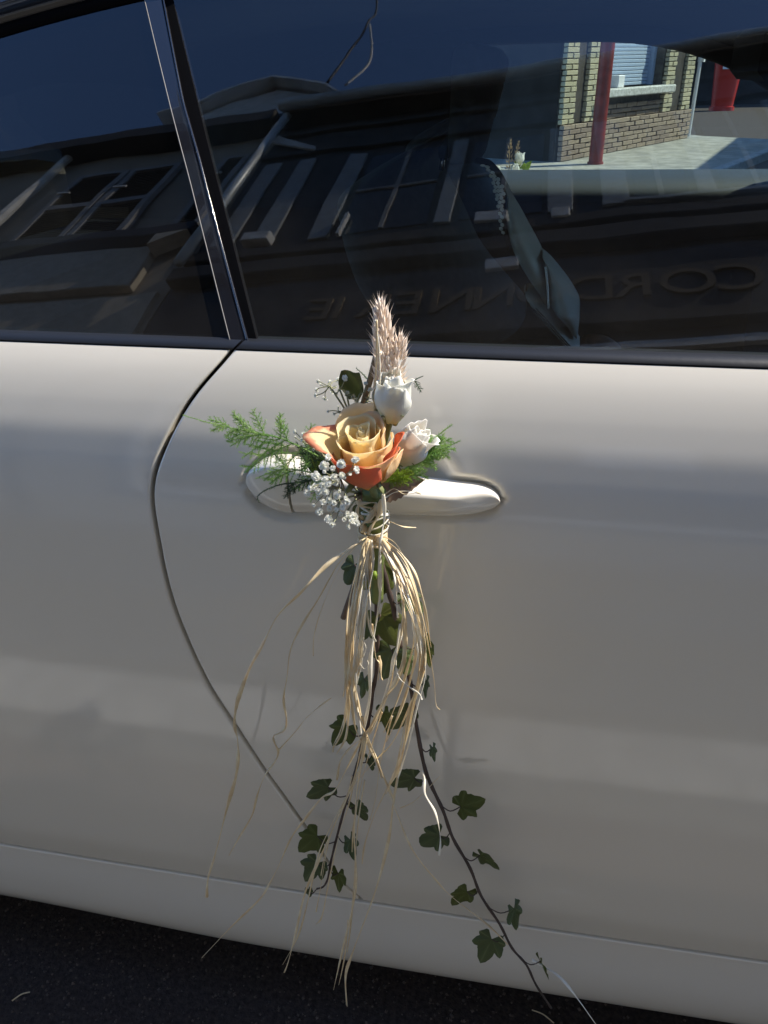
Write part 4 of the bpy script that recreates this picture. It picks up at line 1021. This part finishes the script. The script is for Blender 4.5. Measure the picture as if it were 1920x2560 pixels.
LV = [ # vine, px, py, size, angle, Y, roll, pitch, squeeze
    (1, 1165, 2012, 66, 60, -.020, .2, .1, 1), (1, 1211, 2147, 62, 130, -.020, .5, .0, .85), (1, 1288, 2285, 70, 165, -.022, .9, 0, .75), (1, 1356, 2415, 62, 160, -.024, 1.1, 0, .6),
    (1, 1022, 1950, 66, -110, -.024, .2, .2, 1), (1, 1085, 2095, 66, -125, -.022, .1, .1, 1), (1, 1160, 2238, 62, -150, -.021, .3, .0, .95), (1, 1222, 2362, 76, -160, -.021, .1, .1, 1), (1, 1084, 1878, 44, 165, -.026, 1.0, 0, .6),
    (2, 858, 1828, 68, -150, -.028, .2, .1, 1), (2, 808, 1975, 64, -120, -.018, .2, .2, 1), (2, 897, 2025, 56, 150, -.018, .3, 0, .9), (2, 783, 2100, 66, -140, -.017, .0, .2, 1.05), (2, 785, 2168, 64, -150, -.017, .1, .1, 1.05), (2, 879, 2112, 60, 170, -.018, .9, .2, .7), (2, 846, 2195, 56, 175, -.018, .4, .1, .8), (2, 772, 2228, 26, 170, -.016, .2, 0, .8), (2, 925, 1905, 40, 170, -.022, .5, 0, .8),
    (2, 961, 1555, 88, 150, -.040, .1, .1, 1), (1, 972, 1642, 86, -165, -.038, .2, 0, .95), (1, 1012, 1650, 62, 170, -.036, .5, .1, .9), (1, 1064, 1618, 74, 165, -.036, .6, .1, .7), (1, 1025, 1500, 66, 140, -.038, .4, .1, .9), (2, 880, 1425, 66, -160, -.032, .3, .1, .9), (1, 960, 1425, 84, 165, -.036, .3, 0, .8), (2, 908, 1708, 56, -170, -.034, .6, 0, .75), (1, 1008, 1792, 72, -140, -.032, .2, .1, .9), (2, 962, 1795, 66, 165, -.030, .5, .1, .7), (1, 1066, 1712, 52, 175, -.030, 1.0, 0, .5), (2, 915, 1572, 60, -150, -.036, .2, 0, .9), (2, 944, 1455, 84, 178, -.034, .2, 0, .9)]
for k, (vi, px, py, sz, an, Y, ro, pi_, sq) in enumerate(LV):
    V_, SP_ = (v1, s1) if vi == 1 else (v2, s2)
    c = W(px, py, Y); ivy_leaf(V_, px, py, sz, an, Y, ro * (1 if k % 2 else -1), pi_, k, sq, near(SP_, c + Vector((0, 0, .004))))
# brown serrated leaf under the rose and dark leaves above
def flat_leaf(name, P0, P1, wpx, ma, seed, Y0, Y1, ser=.0, fold=.25, trunc=False):
    a = W(*P0, Y0); b = W(*P1, Y1); ax = b - a; L = ax.length; t_ = ax.normalized(); side = t_.cross(Vector((0, -1, .35))).normalized(); nrm = side.cross(t_)
    r_ = random.Random(seed); V = []; n = 25; cols = [-1, -.66, -.33, 0, .33, .66, 1]
    for i in range(n):
        t = i / (n - 1); wd = wpx * mpp(a) * math.sin(math.pi * (t ** .8 if not trunc else .12 + .62 * t)) * .5
        for c in cols:
            e = 1 + (ser * ((i % 2) - .5) if abs(c) == 1 else 0)
            x = c * wd * e; V.append(a + t_ * (L * t) + side * x + nrm * (fold * abs(x) - .12 * L * (t - .5) ** 2 + .0012 * math.sin(7 * t + c * 3 + seed)))
    m = len(cols)
    return obj(name, V, [(i * m + k, i * m + k + 1, (i + 1) * m + k + 1, (i + 1) * m + k) for i in range(n - 1) for k in range(m - 1)], ma, bq)
flat_leaf('dry_leaf', (895, 1215), (1062, 1200), 92, M['brownleaf'], 3, -.048, -.040, .10)
flat_leaf('dry_leaf', (905, 1200), (950, 1290), 80, M['brownleaf'], 5, -.050, -.055, .08)
flat_leaf('leaf', (885, 1000), (876, 928), 62, M['ivy'], 6, -.035, -.045, 0, trunc=True)
flat_leaf('leaf', (815, 1120), (775, 1070), 60, M['ivy'], 8, -.03, -.02, 0)
flat_leaf('leaf', (850, 1180), (745, 1120), 74, M['ivy'], 9, -.035, -.02, 0)
flat_leaf('leaf', (930, 1255), (905, 1320), 80, M['ivy'], 11, -.05, -.05, 0)
flat_leaf('leaf', (905, 1120), (800, 1170), 90, M['ivy'], 14, -.045, -.03, 0)

# --- gypsophila
def floret_mesh(seed, open_=1.0):
    r_ = random.Random(seed); mb = MB()
    for layer, (np_, rad, el) in enumerate(((6, .52, .2), (6, .48, .75), (4, .34, 1.15))):
        for k in range(np_):
            a = 2 * math.pi * k / np_ + layer * .6 + r_.uniform(-.2, .2); e = el + r_.uniform(-.2, .2)
            d = Vector((math.cos(a) * math.cos(e), math.sin(a) * math.cos(e), math.sin(e))); sd = Vector((-math.sin(a), math.cos(a), 0)); up = sd.cross(d)
            b = Vector((0, 0, 0)); t = d * rad * r_.uniform(.85, 1.15)
            w_ = .26
            mb.add([b, t * .5 + sd * w_ + up * .05, t * .5 - up * .04, t * .5 - sd * w_ + up * .05, t + sd * w_ * .7 + up * .10, t * 1.05 + up * r_.uniform(0, .12), t - sd * w_ * .7 + up * .10],
                   [(0, 1, 2), (0, 2, 3), (1, 4, 5, 2), (2, 5, 6, 3)])
    # small green cup
    n = 5; c = [(.16 * math.cos(2 * math.pi * k / n), .16 * math.sin(2 * math.pi * k / n), .05) for k in range(n)] + [(0, 0, -.28)]
    nb = len(mb.F); mb.add(c, [(k, (k + 1) % n, n) for k in range(n)])
    me = mk('floret', mb.V, mb.F, [M['gyp'], M['gypstem']])
    for i, p in enumerate(me.polygons):
        if i >= nb: p.material_index = 1
    return me
flm = [floret_mesh(k) for k in range(4)]
def sprig(root, spots, Y, seed, rootY, hub=None):
    r_ = random.Random(seed); mb = MB(); R0 = W(*root, rootY)
    hubs = [W(*h, (Y + rootY) / 2 - .003) for h in hub]
    for h in hubs: mb.tube(spline([R0, R0.lerp(h, .5) + Vector((0, -.003, .002)), h], 4), .0007, 5)
    pos = []
    for (x, y, sz) in spots:
        p = W(x, y, Y + r_.uniform(-.010, .010)); h = min(hubs, key=lambda q: (q - p).length)
        mb.tube(spline([h, h.lerp(p, .55) + Vector((r_.uniform(-.002, .002), -.002, r_.uniform(-.002, .002))), p], 3), .00035, 4); pos.append((p, sz, (p - h).normalized()))
    sp = mb.build('gypsophila_sprig', M['gypstem'], bq, smooth=True)
    for p, sz, d in pos:
        q = frame(d * .6 + Vector((r_.uniform(-.5, .5), -.7, r_.uniform(-.1, .5))))
        L = sz * r_.uniform(.80, 1.22) * mpp(p); put('floret', flm[r_.randrange(4)], sp, Matrix.Translation(p) @ q @ Matrix.Rotation(r_.uniform(0, 6), 4, 'Z') @ Matrix.Diagonal((L * r_.uniform(.75, 1.1), L * r_.uniform(.75, 1.1), L * 1.1, 1)))
    return sp
def zq(x, y): return (760 + x / 3.95, 840 + y / 3.95)      # from an enlarged crop of the photograph
low = [(235, 1195, 20), (205, 1285, 24), (372, 1262, 24), (505, 1222, 22), (520, 1322, 22), (285, 1305, 16), (120, 1385, 22), (208, 1408, 18), (295, 1390, 15), (378, 1380, 24), (325, 1440, 18), (110, 1490, 20), (190, 1475, 17), (32, 1550, 20), (150, 1540, 20), (215, 1538, 20), (240, 1460, 15), (325, 1575, 17), (250, 1625, 20), (430, 1635, 22), (255, 1700, 20), (318, 1715, 18), (385, 1690, 18), (362, 1758, 19), (430, 1760, 20), (150, 1735, 20), (240, 1810, 20), (490, 1785, 22), (60, 1500, 12), (140, 1600, 13), (470, 1830, 18), (100, 1670, 14), (345, 1530, 13), (300, 1645, 14), (200, 1340, 12), (455, 1362, 12), (410, 1600, 12), (520, 1845, 18), (440, 1880, 15), (400, 1810, 14), (280, 1860, 16), (190, 1640, 15)]
sprig((905, 1235), [(*zq(x, y), s_ * .92) for x, y, s_ in low], -.112, 5, -.05, hub=[(850, 1190), (830, 1215), (850, 1250), (870, 1275), (800, 1215), (815, 1260)])
upl = [(145, 445, 17), (130, 530, 14), (120, 585, 14), (210, 615, 14), (235, 500, 14), (262, 455, 15), (345, 435, 15), (310, 500, 13), (405, 415, 15), (330, 560, 13), (380, 470, 14), (440, 490, 14), (480, 600, 16), (520, 640, 15), (570, 650, 16), (655, 530, 17), (640, 600, 15), (700, 610, 12), (430, 560, 13), (655, 690, 14), (690, 660, 12), (240, 745, 8), (340, 700, 9), (375, 765, 15), (300, 770, 10), (610, 470, 11), (560, 440, 13), (280, 560, 11), (170, 480, 12), (500, 520, 12), (350, 520, 12)]
sprig((885, 1055), [(*zq(x, y), s_ * .9) for x, y, s_ in upl], -.040, 6, -.045, hub=[(868, 990), (850, 975), (825, 965), (900, 985), (920, 1000), (855, 1030)])
midl = [(1175, 392, 13), (1270, 410, 12), (1285, 515, 15), (1180, 445, 10), (1350, 500, 11), (1390, 525, 12), (1320, 455, 10), (1360, 565, 9), (1245, 470, 10), (1490, 560, 18), (1480, 620, 10)]
sprig((830, 1155), [(440 + x / 3.95, 980 + y / 3.95, s_) for x, y, s_ in midl], -.035, 8, -.04, hub=[(775, 1110), (795, 1130)])

# --- asparagus fern fronds
def frond(root, tip_pts, Y0, Y1, branches, ma, seed, nl=9.0, dens=1.0, taper=True, name='fern_frond'):
    r_ = random.Random(seed); mb = MB(); P = [W(x, y, Y0 + (Y1 - Y0) * i / (len(tip_pts))) for i, (x, y) in enumerate([root] + tip_pts)]
    main = spline(P, 8); nlm = nl * 1.45 * mpp(main[0])
    def needles(path, ln, dn):
        acc = 0
        for i in range(1, len(path)):
            seg = (path[i] - path[i - 1]); L = seg.length; k = max(1, int(L / (mpp(path[i]) * .80) * dn)); tdir = seg.normalized()
            fade = 1 - .55 * (i / len(path))
            for q in range(k):
                p = path[i - 1].lerp(path[i], (q + r_.random()) / k)
                d = (tdir * r_.uniform(.35, 1.0) + Vector((r_.uniform(-1, 1), r_.uniform(-.8, .4), r_.uniform(-1, 1))) * .85).normalized()
                e = p + d * ln * fade * r_.uniform(.6, 1.15); sd = d.cross(Vector((r_.uniform(-.4, .4), -1, r_.uniform(-.2, .5)))).normalized() * mpp(p) * .62
                mb.add([p - sd, p + sd, e], [(0, 1, 2)])
    mb.tube(main, [max(.0002, .0006 * (1 - .6 * i / len(main))) for i in range(len(main))], 5)
    needles(main, nlm * .8, dens)
    for (t, dx, dy, dz) in branches:                     # start along the frond, tip offset in photo pixels
        i = int(t * (len(main) - 1)); p = main[i]; u = mpp(p)
        e = p + Vector((dx * u, dz * u, -dy * u)); c = p.lerp(e, .5) + Vector((0, 0, abs(dx) * u * .08))
        br = spline([p, c, e], 8); mb.tube(br, .0003, 4); needles(br, nlm, dens)
        for q in (2, 3, 5, 6, 8, 9, 11, 13):
            a = br[q]; sgn = 1 if q in (2, 5, 8, 11) else -1; dirv = (e - p).normalized(); nrm_ = Vector((-dirv.z, 0, dirv.x)) * sgn
            l2 = (e - p).length * .40 * (1.1 - q / 20); b = a + (dirv * .75 + nrm_ * .6).normalized() * l2 + Vector((0, r_.uniform(-.3, .3) * l2, 0))
            b2 = spline([a, a.lerp(b, .5), b], 3); needles(b2, nlm * .85, dens)
    o = mb.build(name, ma, bq, smooth=False); return o
frond((815, 1150), [(740, 1112), (690, 1092), (630, 1080), (570, 1068), (520, 1056), (458, 1038)], -.04, -.028,
      [(.12, 15, -75, -4), (.30, 5, -70, -4), (.42, -22, -68, -6), (.55, -30, -50, 2), (.66, -55, -22, -4), (.30, -110, 62, 2), (.20, -130, 86, -6), (.42, -95, 40, 4), (.52, -70, 28, -3), (.14, -95, 110, 4), (.60, -40, 20, 0), (.24, -20, -62, 3), (.48, -55, -38, 5), (.36, -120, 20, -5), (.26, -120, 100, 3), (.70, -40, 14, 0)], M['fern'], 1, 10, 1.1)
frond((830, 1200), [(770, 1180), (720, 1172), (680, 1180), (640, 1196)], -.045, -.05,
      [(.2, -55, 50, -6), (.4, -75, 42, -4), (.3, 10, -50, -5), (.5, -30, -42, -6), (.6, -50, 35, 0), (.1, -40, 70, -4)], M['fern'], 2, 10, 1.2)
frond((800, 1195), [(750, 1205), (700, 1212), (665, 1225), (645, 1240), (648, 1256)], -.05, -.06, [(.1, -60, 40, 0), (.25, -30, 45, 0)], M['fernd'], 3, 11, 1.1)
frond((840, 1170), [(780, 1150), (740, 1145)], -.04, -.035, [(.1, -60, 40, 0), (.3, -50, 60, 0), (.2, -70, -30, 0), (.5, -40, -40, 0), (.6, -30, 50, 0)], M['fernd'], 9, 10, 1.2)
frond((800, 1195), [(788, 1170), (778, 1142)], -.055, -.065, [(.3, -18, -14, 0), (.5, 14, -18, 0)], M['ferny'], 4, 8, .8)
frond((985, 1195), [(1030, 1160), (1070, 1130), (1085, 1100), (1105, 1080), (1130, 1062)], -.040, -.034,
      [(.1, 60, -10, 0), (.2, 70, -40, -4), (.3, 10, -70, -2), (.4, 55, 10, -2), (.45, -10, -50, 0), (.55, 30, -15, 0), (.25, 85, -65, 3), (.15, 30, -85, 3), (.35, 75, -20, 4)], M['fern'], 5, 12, 1.5)
frond((985, 1200), [(1035, 1165), (1080, 1132), (1120, 1115), (1150, 1102)], -.048, -.042, [(.1, 70, 0, 0), (.25, 60, -25, 2), (.35, 40, 20, 0), (.5, 30, 12, 0)], M['fern'], 6, 12, 1.4)
frond((960, 1205), [(1000, 1195), (1035, 1185)], -.07, -.065, [(.1, 40, -30, 0), (.4, 40, -25, 0), (.5, 30, 5, 0), (.2, 50, 8, 0)], M['ferny'], 7, 10, 1.6)
frond((930, 960), [(910, 938), (890, 920)], -.035, -.03, [], M['fernd'], 8, 10, .5)
frond((1015, 960), [(1035, 950), (1058, 940)], -.035, -.03, [(.5, 18, 30, 0)], M['fernd'], 10, 9, .5)

# --- wrapped stems and the knot
stem_mesh(bq, 'stem_bundle', [W(935, 1225, -.055), W(938, 1290, -.056), W(940, 1345, -.056), W(942, 1400, -.052), W(943, 1500, -.045)], [.0085] * 7 + [.0070] * 6 + [.0060] * 6 + [.0050] * 6, M['greenstem'], n=10)
stem_mesh(bq, 'cinnamon_stick', [W(915, 1350, -.058), W(893, 1440, -.060), W(858, 1545, -.062)], .0024, M['brownleaf'])
stem_mesh(bq, 'stem_bud', [W(936, 1430, -.060), W(937, 1437, -.062), W(937, 1446, -.061)], [.0008] + [.0018] * 5 + [.0022] + [.0018] * 5 + [.0006], M['ferny'])
mb = MB()
kc = W(932, 1338, -.057)
for k in range(9):
    z0 = (k - 4) * .0011; tl = rnd.uniform(-.25, .25)
    mb.tube([kc + Vector((.0105 * math.cos(a), .0095 * math.sin(a), z0 + tl * .0105 * math.cos(a) + .0006 * math.sin(3 * a + k))) for a in np.linspace(0, 2 * math.pi, 24)], .0012, 6, flat=.6)
mb.build('raffia_knot', M['raffia'], bq, smooth=True)
mb = MB()
kc2 = W(938, 1292, -.057)
for k in range(5):
    mb.tube([kc2 + Vector((.010 * math.cos(a), .0095 * math.sin(a), .004 * math.sin(a + k) + (k - 2) * .003)) for a in np.linspace(0, 2 * math.pi, 20)], .0010, 5, flat=.5)
mb.build('raffia_wrap', M['raffia_pale'], bq, smooth=True)

def strand(pts, Ys, wpx=6.0, ma='raffia', flat=.32, seed=0):
    n = len(pts); Yf = lambda t: float(np.interp(t, np.linspace(0, 1, len(Ys)), Ys))
    P = [W(x, y, Yf(i / (n - 1))) for i, (x, y) in enumerate(pts)]
    SP = spline(P, 7); r_ = random.Random(seed + n); m = len(SP); ph = r_.uniform(0, 6)
    rr = [max(.00018, wpx * .74 * mpp(SP[i]) * (.82 + .25 * math.sin(i * .55 + ph)) * (1 if i / m < .8 else 1 - .35 * (i / m - .8) / .2)) for i in range(m)]
    return MB().tube(SP, rr, 6, flat=flat, twist=.11 * (1 if seed % 2 else -1)).build('raffia_strand', M[ma], bq, smooth=True)
K = (925, 1345)
ST = [
 ([(922, 1340), (906, 1350), (865, 1377), (810, 1419), (755, 1478), (695, 1538), (659, 1606), (622, 1675), (594, 1753), (586, 1808), (593, 1842), (595, 1892), (588, 1948), (568, 2018), (540, 2128), (520, 2195), (517, 2243)], (-.065, -.10, -.05, -.03, -.02), 8.5, 'raffia'),
 ([(920, 1342), (895, 1359), (846, 1409), (796, 1497), (750, 1570), (725, 1629), (718, 1689), (709, 1748), (716, 1799), (709, 1826), (684, 1840), (687, 1858), (695, 1877), (689, 1901), (663, 1937), (644, 1985), (630, 2038), (602, 2086), (572, 2139)], (-.065, -.09, -.05, -.03, -.02), 5, 'raffia'),
 ([(920, 1345), (890, 1365), (850, 1420), (805, 1520), (785, 1590), (783, 1640)], (-.065, -.07, -.05), 2.2, 'raffia'),
 ([(697, 1875), (742, 1825), (764, 1797), (800, 1765), (828, 1745)], (-.03, -.03), 3, 'raffia'),
 ([(913, 1830), (870, 1915), (837, 1976), (803, 1996), (756, 2055), (725, 2100), (697, 2164), (669, 2217), (646, 2251), (578, 2317), (505, 2394)], (-.07, -.04, -.03, -.025), 5, 'raffia'),
 ([(915, 1835), (904, 1911), (849, 2034), (800, 2145), (763, 2231), (738, 2336), (722, 2400), (711, 2431)], (-.07, -.04, -.03), 6, 'raffia'),
 ([(910, 1840), (880, 1960), (830, 2060), (795, 2140), (770, 2250), (745, 2340), (707, 2411)], (-.07, -.035, -.025), 4, 'raffia'),
 ([(915, 1838), (892, 1980), (886, 2090), (889, 2157), (886, 2243), (855, 2379), (834, 2474)], (-.07, -.035, -.03), 6, 'raffia'),
 ([(870, 2300), (862, 2390), (847, 2462)], (-.03, -.03), 4, 'raffia'),
 ([(1050, 1660), (1043, 1720), (1010, 1860), (984, 2004), (972, 2096), (941, 2219), (910, 2305), (880, 2385), (864, 2440), (867, 2514)], (-.085, -.05, -.035, -.03), 6.5, 'raffia'),
 ([(1055, 1930), (1061, 1948), (1062, 1985), (1089, 2034), (1101, 2096), (1098, 2139)], (-.055, -.075, -.07), 6, 'raffia_pale'),
 ([(918, 1840), (950, 1920), (990, 2028), (1033, 2127), (1090, 2200), (1132, 2244), (1218, 2311), (1270, 2362)], (-.07, -.04, -.02), 4.5, 'raffia'),
 ([(1330, 2400), (1396, 2440), (1439, 2490), (1489, 2560)], (-.02, -.05), 6, 'raffia_pale'),
 ([(958, 1235), (961, 1290), (956, 1327), (950, 1381), (950, 1457), (949, 1500), (939, 1565), (926, 1652), (924, 1744), (908, 1826)], (-.068, -.078, -.085, -.07), 9, 'raffia_pale'),
 # right-hand tress
 ([(940, 1345), (956, 1351), (995, 1414), (1019, 1468), (1040, 1530), (1055, 1590), (1058, 1640), (1048, 1698), (1025, 1780), (1002, 1900), (975, 1960)], (-.066, -.10, -.095, -.06), 9, 'raffia'),
 ([(940, 1343), (968, 1365), (1005, 1420), (1032, 1480), (1048, 1545), (1062, 1600), (1062, 1660), (1040, 1740), (1018, 1830), (1000, 1905)], (-.066, -.10, -.095, -.06), 8, 'raffia'),
 ([(942, 1347), (985, 1400), (1012, 1465), (1030, 1520), (1046, 1590), (1054, 1660), (1052, 1700)], (-.066, -.096, -.09), 7, 'raffia_pale'),
 ([(942, 1341), (985, 1375), (1020, 1430), (1043, 1500), (1056, 1570), (1066, 1625)], (-.066, -.105, -.1), 5, 'raffia'),
 ([(942, 1350), (975, 1405), (988, 1450), (992, 1500), (995, 1545)], (-.066, -.095, -.09), 6, 'raffia_pale'),
 ([(942, 1350), (980, 1420), (1005, 1490), (1012, 1560), (1010, 1640), (990, 1700), (966, 1735), (935, 1800), (918, 1832)], (-.066, -.095, -.09, -.075), 9, 'raffia'),
 ([(942, 1350), (990, 1430), (1030, 1530), (1036, 1590), (1022, 1660), (990, 1760), (960, 1830)], (-.066, -.095, -.08, -.05), 5, 'raffia'),
 ([(942, 1352), (992, 1445), (1006, 1520), (1002, 1590), (985, 1640), (975, 1690), (950, 1770), (925, 1820)], (-.066, -.09, -.085, -.07), 7, 'raffia_pale'),
 ([(1000, 1560), (990, 1650), (996, 1690), (1020, 1715), (1048, 1735), (1055, 1750)], (-.09, -.095, -.1), 4, 'raffia_pale'),
 ([(945, 1338), (990, 1360), (1030, 1440), (1056, 1540), (1072, 1620), (1085, 1700), (1090, 1760), (1100, 1775)], (-.066, -.09, -.06), 2.5, 'raffia'),
 ([(945, 1338), (1010, 1400), (1045, 1500), (1066, 1580)], (-.066, -.1, -.09), 3, 'raffia'),
 # left-hand tress
 ([(918, 1346), (908, 1370), (890, 1450), (878, 1540), (874, 1640), (868, 1720), (866, 1770), (855, 1830), (833, 1870)], (-.066, -.085, -.075, -.04), 7, 'raffia'),
 ([(920, 1346), (912, 1380), (900, 1450), (884, 1540), (880, 1640), (888, 1740), (900, 1800), (914, 1834)], (-.066, -.088, -.08, -.07), 9, 'raffia'),
 ([(924, 1348), (920, 1390), (910, 1470), (897, 1560), (886, 1650), (890, 1720), (892, 1750)], (-.066, -.09, -.085), 7, 'raffia_pale'),
 ([(926, 1348), (926, 1400), (921, 1470), (905, 1550), (893, 1650), (880, 1700), (884, 1730)], (-.066, -.092, -.085), 8, 'raffia'),
 ([(928, 1350), (932, 1410), (923, 1480), (910, 1560), (903, 1640), (894, 1690)], (-.066, -.09, -.085), 6, 'raffia'),
 ([(921, 1350), (915, 1420), (917, 1500), (922, 1560), (930, 1590)], (-.066, -.09, -.085), 5, 'raffia_pale'),
 ([(912, 1350), (896, 1420), (882, 1500), (876, 1590), (872, 1680), (867, 1720)], (-.066, -.085, -.08), 6, 'raffia'),
 ([(922, 1352), (905, 1440), (892, 1530), (882, 1620), (886, 1700), (896, 1760), (906, 1800)], (-.066, -.08, -.07), 5, 'raffia'),
 ([(900, 1590), (908, 1602), (915, 1620), (908, 1640), (898, 1655), (910, 1672), (921, 1662), (918, 1650)], (-.088, -.09), 3.2, 'raffia_pale'),
 ([(948, 1640), (951, 1660), (953, 1690), (956, 1700)], (-.07, -.07), 7, 'raffia'),
 ([(930, 1560), (939, 1640), (949, 1660), (945, 1700)], (-.075, -.07), 4, 'raffia'),
 # crossing strands below the meeting point
 ([(912, 1832), (925, 1870), (945, 1905), (965, 1955), (985, 2000)], (-.07, -.045), 8, 'raffia'),
 ([(905, 1790), (915, 1835), (940, 1900), (955, 1945)], (-.075, -.05), 5, 'raffia'),
 ([(930, 1815), (905, 1845), (870, 1875), (850, 1905), (842, 1950)], (-.07, -.03), 6, 'raffia'),
 ([(955, 1780), (930, 1860), (905, 1950), (885, 2060), (880, 2130)], (-.065, -.03), 4, 'raffia'),
 ([(1000, 1900), (965, 1975), (935, 2040), (912, 2110), (905, 2160)], (-.06, -.03), 4, 'raffia'),
 ([(1035, 1740), (985, 1850), (940, 1900), (880, 1970), (845, 2040), (820, 2110), (805, 2200), (790, 2280)], (-.07, -.05, -.03), 3.5, 'raffia'),
 ([(900, 1880), (875, 2000), (850, 2080), (825, 2190), (805, 2290), (790, 2310)], (-.05, -.025), 3.5, 'raffia'),
 ([(868, 1770), (850, 1830), (835, 1860), (832, 1880)], (-.06, -.04), 4, 'raffia'),
 ([(880, 1940), (862, 2010), (822, 2095), (800, 2200)], (-.04, -.02), 3.5, 'raffia'),
 ([(912, 1950), (895, 2060), (885, 2200), (878, 2300), (868, 2380)], (-.04, -.02), 4, 'raffia'),
 ([(1000, 2020), (1040, 2000), (1100, 1940)], (-.03, -.03), 2.2, 'raffia'),
 ([(980, 1790), (950, 1910), (940, 1990), (925, 2050)], (-.06, -.03), 3, 'raffia'),
 # ribbons at the neck
 ([(957, 1250), (948, 1285), (930, 1315), (918, 1335)], (-.066, -.068), 16, 'raffia'),
 ([(945, 1260), (925, 1290), (908, 1310), (912, 1330)], (-.066, -.068), 18, 'raffia'),
 ([(950, 1275), (938, 1258), (915, 1258), (898, 1262), (893, 1282), (905, 1295)], (-.064, -.07), 7, 'raffia'),
 ([(895, 1250), (905, 1265), (930, 1270)], (-.064, -.066), 14, 'raffia'),
 ([(905, 1300), (900, 1288), (895, 1300), (908, 1325)], (-.066, -.068), 10, 'raffia'),
 ([(962, 1297), (985, 1308), (1010, 1317), (1040, 1319)], (-.06, -.048), 3.5, 'raffia'),
 ([(960, 1238), (985, 1222), (1010, 1235), (1040, 1232), (1052, 1235)], (-.06, -.05), 3, 'raffia'),
 ([(962, 1245), (990, 1230), (1030, 1228), (1048, 1230), (1052, 1236)], (-.06, -.045), 3, 'raffia_pale'),
]
for i, (pts, Ys, wp, ma) in enumerate(ST): strand(pts, Ys, wp, ma, seed=i)
rj = random.Random(21)
for i in list(range(14, 22)) + list(range(25, 33)):
    pts, Ys, wp, ma = ST[i]; ox = rj.uniform(-14, 14); oy = rj.uniform(-10, 40)
    strand([pts[0]] + [(x + ox * min(1, k / 2) + rj.uniform(-3, 3), y + oy * min(1, k / 3)) for k, (x, y) in enumerate(pts[1:], 1)], [y_ + rj.uniform(-.006, .006) for y_ in Ys], rj.uniform(4, 7), rj.choice(['raffia', 'raffia', 'raffia_pale']), seed=i + 90)

# ------------------------------------------------------------------ the matching bouquet on the far door
FY = 1.73
b2 = thing('bouquet', 'small bouquet of wheat and white buds on the far side door, seen through the windows', 'bouquet', tuple(W(1290, 440, FY)), group='wedding bouquets on the car')
bq_main = bq; bq = b2
ear(b2, [W(1273, 440, FY), W(1273, 395, FY), W(1276, 356, FY)], 15, 9, 9, 'wheat_tan', 5)
ear(b2, [W(1283, 440, FY), W(1290, 395, FY), W(1296, 358, FY)], 13, 8, 9, 'wheat_tan', 5)
bud('white_rosebud', (1297, 412), FY, (.02, 0, 1), .24, 'white_rose', W(1296, 450, FY))
bud('white_rosebud', (1288, 436), FY - .02, (-.1, -.3, .9), .22, 'white_rose', W(1288, 455, FY))
flat_leaf('leaf', (1305, 432), (1330, 401), 16, M['ferny'], 31, FY, FY)
flat_leaf('leaf', (1300, 436), (1312, 405), 12, M['ferny'], 32, FY, FY)
flat_leaf('leaf', (1290, 420), (1302, 390), 18, M['ferny'], 33, FY, FY)
spots = [(1233 + k * 7 + rnd.uniform(-3, 3), 424 + rnd.uniform(-6, 8), 7) for k in range(11)]
sprig((1280, 445), spots, FY, 51, FY, hub=[(1262, 436), (1245, 434)])
stem_mesh(b2, 'stem_bundle', [W(1285, 440, FY), W(1285, 475, FY - .0)], .008, M['greenstem'])
bq = bq_main
